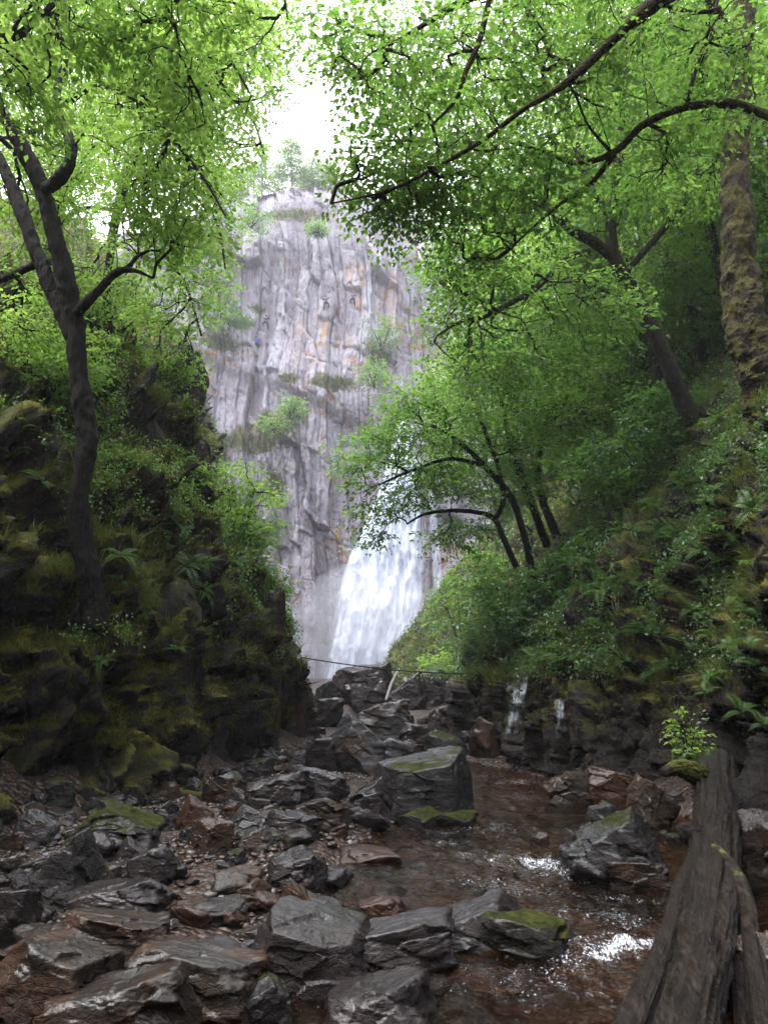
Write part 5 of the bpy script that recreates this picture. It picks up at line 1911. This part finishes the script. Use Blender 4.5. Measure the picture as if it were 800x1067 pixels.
fern_objs = []
for lst, bank, left in ((FERNS_R, 'right_bank', False), (FERNS_L, 'left_bank', True)):
    for i, (px, py) in enumerate(lst):
        h = first_hit(px, py, (bank,))
        if h is None:
            continue
        p, n = h[0], h[1]
        if n.dot(Vector((0, -1, 0.3))) < 0:
            n = -n
        o = bpy.data.objects.new('fern', FERN[int(rf.integers(5))])
        COL.objects.link(o)
        o.location = p + n * 0.08
        o.rotation_euler = (0, 0, 0)
        q = (n * rf.uniform(.4, .9) + Vector((rf.uniform(-.3, .3), rf.uniform(-.2, .2), 1))).to_track_quat('Z', 'Y')
        o.rotation_mode = 'QUATERNION'
        o.rotation_quaternion = q
        s = rf.uniform(.55, 1.35)
        k_ = (0.72 if left else 0.74) * max(.55, min(1.35, p.y / 12.5))
        o.scale = (s * k_, s * k_, s * k_)
        a, b = where_words(px, py, left)
        sz = 'large' if s > 1.15 else ('small' if s < .85 else 'arching')
        fern_objs.append(o)
        tag(o, f'{sz} fern {b} {a}', 'fern', 'ferns on the left bank' if left else 'ferns on the right bank')


single_out(fern_objs)


# ---- grass and small plants on the banks
def scatter(V, N, n, r, keep):
    idx = r.integers(0, len(V), n * 6)
    ok = keep(V[idx], N[idx], r)
    return idx[ok][:n]


def build_grass(name, V, N, n, seed, keep, lenr=(.12, .40), mat='grass', wid=1.0):
    r = np.random.default_rng(seed)
    idx = scatter(V, N, n, r, keep)
    k = 9
    base = V[idx]
    nn = N[idx]
    m = len(idx)
    P = np.repeat(base, k, 0) + r.normal(size=(m * k, 3)) * .035
    out = np.repeat(nn, k, 0) * .55 + np.array([0, 0, .9]) + r.normal(size=(m * k, 3)) * .42
    out /= np.linalg.norm(out, axis=1)[:, None]
    dist = np.clip(P[:, 1] / 12, .7, 3)
    ln = r.uniform(*lenr, m * k) * (0.7 + .6 * np.repeat(r.random(m), k)) * np.sqrt(dist)
    hz = np.repeat(nn, k, 0) * np.array([1, 1, 0]) + r.normal(size=(m * k, 3)) * .3 * np.array([1, 1, 0])
    hz /= np.linalg.norm(hz, axis=1)[:, None] + 1e-6
    w = .0048 * wid * dist ** .9
    sd = np.cross(out, hz)
    sd /= np.linalg.norm(sd, axis=1)[:, None] + 1e-6
    p1 = P + out * (ln * .55)[:, None]
    p2 = P + out * (ln * .85)[:, None] + hz * (ln * .38)[:, None] - np.array([0, 0, .28]) * ln[:, None]
    a, b = P - sd * w[:, None], P + sd * w[:, None]
    c, d = p1 - sd * (w * .8)[:, None], p1 + sd * (w * .8)[:, None]
    VV = np.stack([a, b, c, d, p2], 1).reshape(-1, 3)
    i = np.arange(m * k) * 5
    F = np.concatenate([np.stack([i, i + 1, i + 3], 1), np.stack([i, i + 3, i + 2], 1), np.stack([i + 2, i + 3, i + 4], 1)])
    tint = np.clip(np.repeat(r.normal(.45, .25, m), k) + r.normal(0, .12, m * k), 0, 1)
    me = mesh_mixed(name, [(VV, F, 0, np.repeat(tint, 5))], smooth=False)
    o = link(name, me, M[mat])
    o['kind'] = 'stuff'
    return o


def build_cover(name, V, N, n, seed, keep, leaf, size=.05):
    r = np.random.default_rng(seed)
    idx = scatter(V, N, n, r, keep)
    k = 7
    m = len(idx)
    P = np.repeat(V[idx], k, 0) + np.repeat(N[idx], k, 0) * r.uniform(.02, .16, m * k)[:, None] + r.normal(size=(m * k, 3)) * .08
    ax = r.normal(size=(m * k, 3)) + np.array([0, -.2, -.2])
    nr = np.array([0, -.25, 1.0]) + r.normal(size=(m * k, 3)) * .45
    sz = size * (.5 + r.random(m * k)) * np.clip(P[:, 1] / 12, .55, 3) ** .7
    v, f = leaf_mesh(P, ax, nr, sz, .7)
    ti = np.clip(np.repeat(r.normal(.5, .2, m), k) + r.normal(0, .15, m * k), 0, 1)
    me = mesh_mixed(name, [(v, f, 0, np.repeat(ti, 4))], smooth=False)
    o = link(name, me, M[leaf])
    o['kind'] = 'stuff'


def keepL(V, N, r):
    nz = fbm(V * .8, 3, seed=700)
    return (N[:, 2] > .28) & (V[:, 1] > 6) & (V[:, 1] < 34) & (nz > -.05) & (V[:, 2] > 2.0 + .4 * nz)


def keepL2(V, N, r):
    nz = fbm(V * .5, 3, seed=710)
    hi = sstep(3.0, 6.5, V[:, 2])
    return (N[:, 2] > .05) & (V[:, 1] > 6) & (V[:, 1] < 40) & (nz > .18 - .5 * hi) & (V[:, 2] > 2.2)


def keepR(V, N, r):
    nz = fbm(V * .7, 3, seed=720)
    return (N[:, 2] > .10) & (V[:, 1] > 5) & (V[:, 1] < 60) & (nz > -.1) & (V[:, 2] > 1.6 + .5 * nz)


def keepR2(V, N, r):
    nz = fbm(V * .5, 3, seed=730)
    far = sstep(13, 20, V[:, 1])
    return (N[:, 2] > -.05) & (V[:, 1] > 5) & (V[:, 1] < 70) & (nz > -.05 - .5 * far) & (V[:, 2] > 1.9)


build_grass('grass', VL, NL, 2600, 801, keepL)
build_grass('grass', VR, NR, 5500, 802, keepR)


def keepM(V, N, r):
    nz = fbm(V * 1.1, 3, seed=740)
    return (N[:, 2] > .0) & (N[:, 2] + .7 * nz > .22) & (V[:, 1] > 6) & (V[:, 1] < 20) & (V[:, 2] > .9)


M['moss'] = mat_leaf('moss_tuft', (0.055, 0.057, 0.009), (0.21, 0.195, 0.033), (0.06, 0.075, 0.01), (0.14, 0.15, 0.03), 0.3, 0.0)
build_grass('moss', VL, NL, 24000, 806, keepM, (.03, .085), 'moss', 1.3)
build_grass('moss', VR, NR, 6000, 807, keepM, (.03, .085), 'moss', 1.3)
build_cover('undergrowth', VL, NL, 6500, 803, keepL2, 'leaf_mid')
build_cover('undergrowth', VR, NR, 15000, 804, keepR2, 'leaf_dark', .055)


def keepC(V, N, r):
    v = veg(V)
    return (v > .35) & (r.random(len(V)) < v) & (V[:, 1] < 90)


build_grass('grass', VC, NC, 2500, 805, keepC, (.25, .6))

# ------------------------------------------------------------------ the fallen trunk
def build_log():
    root = empty('fallen_trunk', at(715, 1040, 4.0))
    tag(root, 'weathered forked tree trunk lying from the right bank down to the water', 'log')
    inv = Matrix.Translation(root.location).inverted()
    k = NT('weathered_log_wood')
    p = k.pos((1, 1, 1))
    ps = k.pos((14, 1.6, 14), (0.12, 0, 0.10))
    n1 = k.noise(ps, 1.0, 7, .65, .6)
    n2 = k.noise(p, 5, 5, .6)
    n5 = k.noise(k.pos((52, 3.2, 52), (0.12, 0, 0.10)), 1.0, 5, .65, .4)
    n1 = k.math('ADD', k.math('MULTIPLY', n1, .6), k.math('MULTIPLY', n5, .4))
    col = k.ramp(n1, [(.36, (0.004, 0.0025, 0.002)), (.5, (0.020, 0.0125, 0.009)), (.64, (0.060, 0.044, 0.038))])
    col = k.mix(k.math('MULTIPLY', k.mapr(n2, .52, .70), .4), col, (0.034, 0.018, 0.010))
    up = k.upness()
    g = k.math('ADD', k.math('MULTIPLY', k.noise(p, 3.4, 4, .6), 1.3), k.attr('moss'))
    mm = k.mapr(g, 1.00, 1.12)
    col = k.mix(mm, col, k.mix(k.mapr(k.noise(p, 22, 4, .6), .4, .6), (.06, .075, .012), (.17, .17, .028)))
    nr = k.bump(k.math('ADD', n1, k.math('MULTIPLY', n2, .2)), 1.0, .09)
    mat = k.done(k.bsdf(col, k.math('ADD', .38, k.math('MULTIPLY', mm, .5)), .4, nr))

    def limb(name, pts, w, seed, moss, lump=.3):
        P, rad = L_(pts, w)
        q, rr = resample(P, rad, .03)
        sides = 72
        V, F = tube(q, rr, sides)
        ax = np.concatenate([np.repeat(q, sides, 0), q[:1], q[-1:]])
        d = V - ax
        ln = np.linalg.norm(d, axis=1)[:, None] + 1e-9
        r2 = np.concatenate([np.repeat(rr, sides), [0, 0]])
        dn = d / ln
        along = np.concatenate([np.repeat(np.arange(len(q)) * .03, sides), [0, 0]])
        Q = dn * 2.6 + np.stack([along * .20, along * .12, along * 0], 1) + seed
        h = lump * ((ridged(Q * 1.4, 4, .55, seed=900) - .9) * .5 + (ridged(Q * 3.6, 3, .6, seed=910) - .9) * .16) + .04 * fbm(V * 7, 3, seed=905)
        V = V + dn * (h * r2)[:, None]
        me = mesh_np(name, V, quads_to_tris(F))
        set_attr(me, 'moss', moss(V))
        o = link(name, me, mat, root)
        o.matrix_parent_inverse = inv

    m0 = lambda V: .06 - .2 * sstep(7, 5.5, V[:, 1])
    limb('trunk', [(746, 796, 9.0), (746, 830, 8.2), (745, 870, 7.2), (743, 910, 6.2), (741, 945, 5.4), (732, 1000, 4.7), (718, 1060, 4.0), (700, 1150, 3.3)], [32, 37, 41, 43, 43, 45, 50, 58], 1.0, m0, .42)
    limb('limb', [(728, 896, 6.4), (709, 932, 5.9), (698, 972, 5.3), (684, 1010, 4.8), (667, 1050, 4.3), (642, 1110, 3.8)], [18, 16, 17, 21, 26, 32], 5.0, lambda V: -.1 + 0 * V[:, 0], .5)
    limb('mossy_limb', [(744, 888, 6.3), (764, 908, 5.9), (777, 938, 5.4), (782, 980, 4.9), (790, 1030, 4.4), (802, 1100, 3.9)], [14, 13, 13, 15, 19, 26], 9.0, lambda V: .34 * sstep(4.6, 5.2, V[:, 1]) - .05, .35)
    limb('limb', [(756, 930, 5.9), (766, 960, 5.3), (769, 1005, 4.8), (773, 1070, 4.3), (778, 1120, 4)], [10, 10, 11, 13, 18], 13.0, lambda V: -.1 + 0 * V[:, 0], .4)
    limb('broken_stub', [(738, 818, 8.6), (724, 806, 8.4), (706, 800, 8.3), (690, 806, 8.25)], [22, 20, 15, 7], 17.0, lambda V: .5 + 0 * V[:, 0], .35)
    limb('broken_stub', [(728, 872, 7.0), (716, 868, 6.9), (706, 860, 6.9)], [24, 18, 6], 25.0, lambda V: -.1 + 0 * V[:, 0], .6)


build_log()


# driftwood, cable
def stick(name, label, pts, w, cat, mat='bark_dark', group=None):
    P, rad = L_(pts, w)
    V, F = bark_tube(P, rad, 3.3, .05, 10, .2)
    o = link(name, mesh_np(name, V, F), M[mat])
    tag(o, label, cat, group)


stick('dead_branch', 'thin dark branch lying along the foot of the left bank', [(20, 894, 8.3), (80, 880, 8.8), (140, 862, 9.6), (190, 842, 10.6)], [5, 6, 5, 4], 'branch')
stick('driftwood', 'bleached log propped up on the boulder pile', [(402, 730, 33), (408, 712, 34), (414, 700, 35)], [3, 3, 2], 'driftwood', 'bark_birch')
stick('driftwood', 'short bleached log leaning to the right on the boulder pile', [(422, 708, 34), (430, 718, 33), (437, 727, 32.5)], [5, 5, 4], 'driftwood', 'bark_birch')
stick('dead_branch', 'dead branch lying on the rocks left of the angular boulder', [(600, 902, 8.2), (630, 872, 8.8), (664, 852, 9.2)], [8, 7, 4], 'branch', 'bark_grey')


def cable():
    pts = [at(296 + t * 250, 682 + 20 * t + 7 * math.sin(math.pi * t), 17.4 + 1.6 * t) for t in np.linspace(0, 1, 40)]
    V, F = tube(np.array(pts), np.full(40, .016), 6)
    k = NT('rusty_cable')
    m = k.done(k.bsdf((.03, .026, .026), .6))
    o = link('cable', mesh_np('cable', V, quads_to_tris(F)), m)
    tag(o, 'thin dark cable strung across the gorge in front of the waterfall', 'cable')


cable()


# ------------------------------------------------------------------ climbers on the cliff
def flat_mat(name, c, rough=.7):
    k = NT(name)
    n = k.noise(k.pos(), 30, 3, .5)
    return k.done(k.bsdf(k.mix(k.math('MULTIPLY', n, .4), c, tuple(.6 * x for x in c)), rough))


SKIN = flat_mat('skin', (.45, .27, .2))


def skin_chain(name, verts, edges, rad, mat, root, sub=2):
    me = bpy.data.meshes.new(name)
    me.from_pydata(verts, edges, [])
    o = bpy.data.objects.new(name, me)
    COL.objects.link(o)
    o.parent = root
    me.materials.append(mat)
    md = o.modifiers.new('skin', 'SKIN')
    md.use_smooth_shade = True
    for v, r_ in zip(me.skin_vertices[0].data, rad):
        v.radius = (r_, r_)
    me.skin_vertices[0].data[0].use_root = True
    s = o.modifiers.new('sub', 'SUBSURF')
    s.levels = s.render_levels = sub
    return o


def climber(px, py, label, jacket, trousers, helmet, mirror=1):
    h = first_hit(px, py, ('cliff',))
    p = h[0]
    root = empty('person', p + Vector((0, -.60, -.9)))
    tag(root, label, 'person', 'climbers on the cliff')
    m = mirror
    V = [(0, -.05, .95), (0, -.08, 1.15), (0, -.06, 1.36), (0, -.04, 1.50), (0, -.04, 1.62),
         (.19 * m, -.03, 1.40), (.36 * m, .08, 1.58), (.42 * m, .24, 1.80), (-.19 * m, -.03, 1.38), (-.38 * m, .02, 1.22), (-.44 * m, .22, 1.34),
         (.12, -.04, .90), (.34 * m, .06, .72), (.30 * m, .16, .34), (.36 * m, .26, .30), (-.12, -.04, .88), (-.22 * m, -.02, .46), (-.20 * m, .16, .06), (-.22 * m, .26, .04)]
    E = [(0, 1), (1, 2), (2, 3), (3, 4), (2, 5), (5, 6), (6, 7), (2, 8), (8, 9), (9, 10), (0, 11), (11, 12), (12, 13), (13, 14), (0, 15), (15, 16), (16, 17), (17, 18)]
    V = [(x * (m if i in (11, 15) and m < 0 else 1), y, z) for i, (x, y, z) in enumerate(V)]
    rad = [.13, .13, .15, .06, .10, .065, .05, .035, .065, .05, .035, .09, .07, .05, .04, .09, .07, .05, .04]
    skin_chain('body', V, E, rad, SKIN, root)
    jm = flat_mat('jacket_cloth', jacket)
    tm = flat_mat('trouser_cloth', trousers)
    skin_chain('jacket', [V[i] for i in (0, 1, 2, 5, 6, 8, 9)], [(0, 1), (1, 2), (2, 3), (3, 4), (2, 5), (5, 6)], [.16, .16, .18, .09, .065, .09, .065], jm, root)
    skin_chain('trousers', [V[i] for i in (0, 11, 12, 13, 15, 16, 17)], [(0, 1), (1, 2), (2, 3), (0, 4), (4, 5), (5, 6)], [.15, .115, .09, .065, .115, .09, .065], tm, root)
    v, f = ico(3)
    hv = v * np.array([.135, .15, .12])
    hv[:, 2] = np.maximum(hv[:, 2], -.02) + 1.66
    hv[:, 1] -= .04
    link('helmet', mesh_np('helmet', hv, f), flat_mat('helmet_shell', helmet, .4), root)


climber(268, 360, 'climber in a bright blue jacket on the left of the cliff face', (.01, .16, .62), (.03, .03, .04), (.6, .12, .05), 1)
climber(278, 338, 'climber in dark clothes just above the blue-jacketed climber', (.02, .02, .03), (.02, .025, .04), (.05, .05, .06), -1)
climber(340, 318, 'climber in dark green on the middle of the cliff face', (.03, .07, .03), (.02, .02, .025), (.1, .1, .12), 1)
climber(368, 314, 'climber with an orange helmet right of the dark green climber', (.05, .06, .14), (.02, .02, .03), (.85, .28, .02), -1)

# ------------------------------------------------------------------ render settings
scene.view_settings.view_transform = 'Standard'
scene.view_settings.look = 'None'
scene.view_settings.gamma = 1.0
scene.view_settings.use_curve_mapping = False
scene.view_settings.exposure = 1.7
scene.render.engine = 'CYCLES'
cy = scene.cycles
cy.max_bounces = 8
cy.diffuse_bounces = 4
cy.glossy_bounces = 3
cy.transmission_bounces = 4
cy.transparent_max_bounces = 16
cy.volume_bounces = 1
cy.caustics_reflective = False
cy.caustics_refractive = False
cy.sample_clamp_indirect = 6
cy.use_denoising = True
cy.use_adaptive_sampling = True
cy.adaptive_threshold = 0.015

# ------------------------------------------------------------------ mist in the gorge
def build_haze():
    x0, x1, y0, y1, z0, z1 = -340, 340, -140, 330, -4, 70
    v = [(x, y, z) for x in (x0, x1) for y in (y0, y1) for z in (z0, z1)]
    f = [(0, 1, 3, 2), (4, 6, 7, 5), (0, 4, 5, 1), (2, 3, 7, 6), (0, 2, 6, 4), (1, 5, 7, 3)]
    k = NT('damp_air')
    vol = k.n('ShaderNodeVolumePrincipled')
    vol.inputs['Color'].default_value = (0.90, 0.90, 1.0, 1)
    vol.inputs['Density'].default_value = 0.0009
    vol.inputs['Anisotropy'].default_value = 0.2
    k.l(vol.outputs[0], k.out.inputs['Volume'])
    o = link('haze', mesh_np('haze', np.array(v, float), np.array(f), False), k.m)
    o['kind'] = 'stuff'


build_haze()


def build_mist():
    v, f = ico(4)
    c = at(380, 668, 66.5)
    k = NT('spray_mist')
    vol = k.n('ShaderNodeVolumePrincipled')
    vol.inputs['Color'].default_value = (0.94, 0.95, 1.0, 1)
    vol.inputs['Density'].default_value = 0.085
    k.l(vol.outputs[0], k.out.inputs['Volume'])
    o = link('mist', mesh_np('mist', v * np.array([7.0, 3.0, 7.0]) + c, f), k.m)
    o['kind'] = 'stuff'


build_mist()
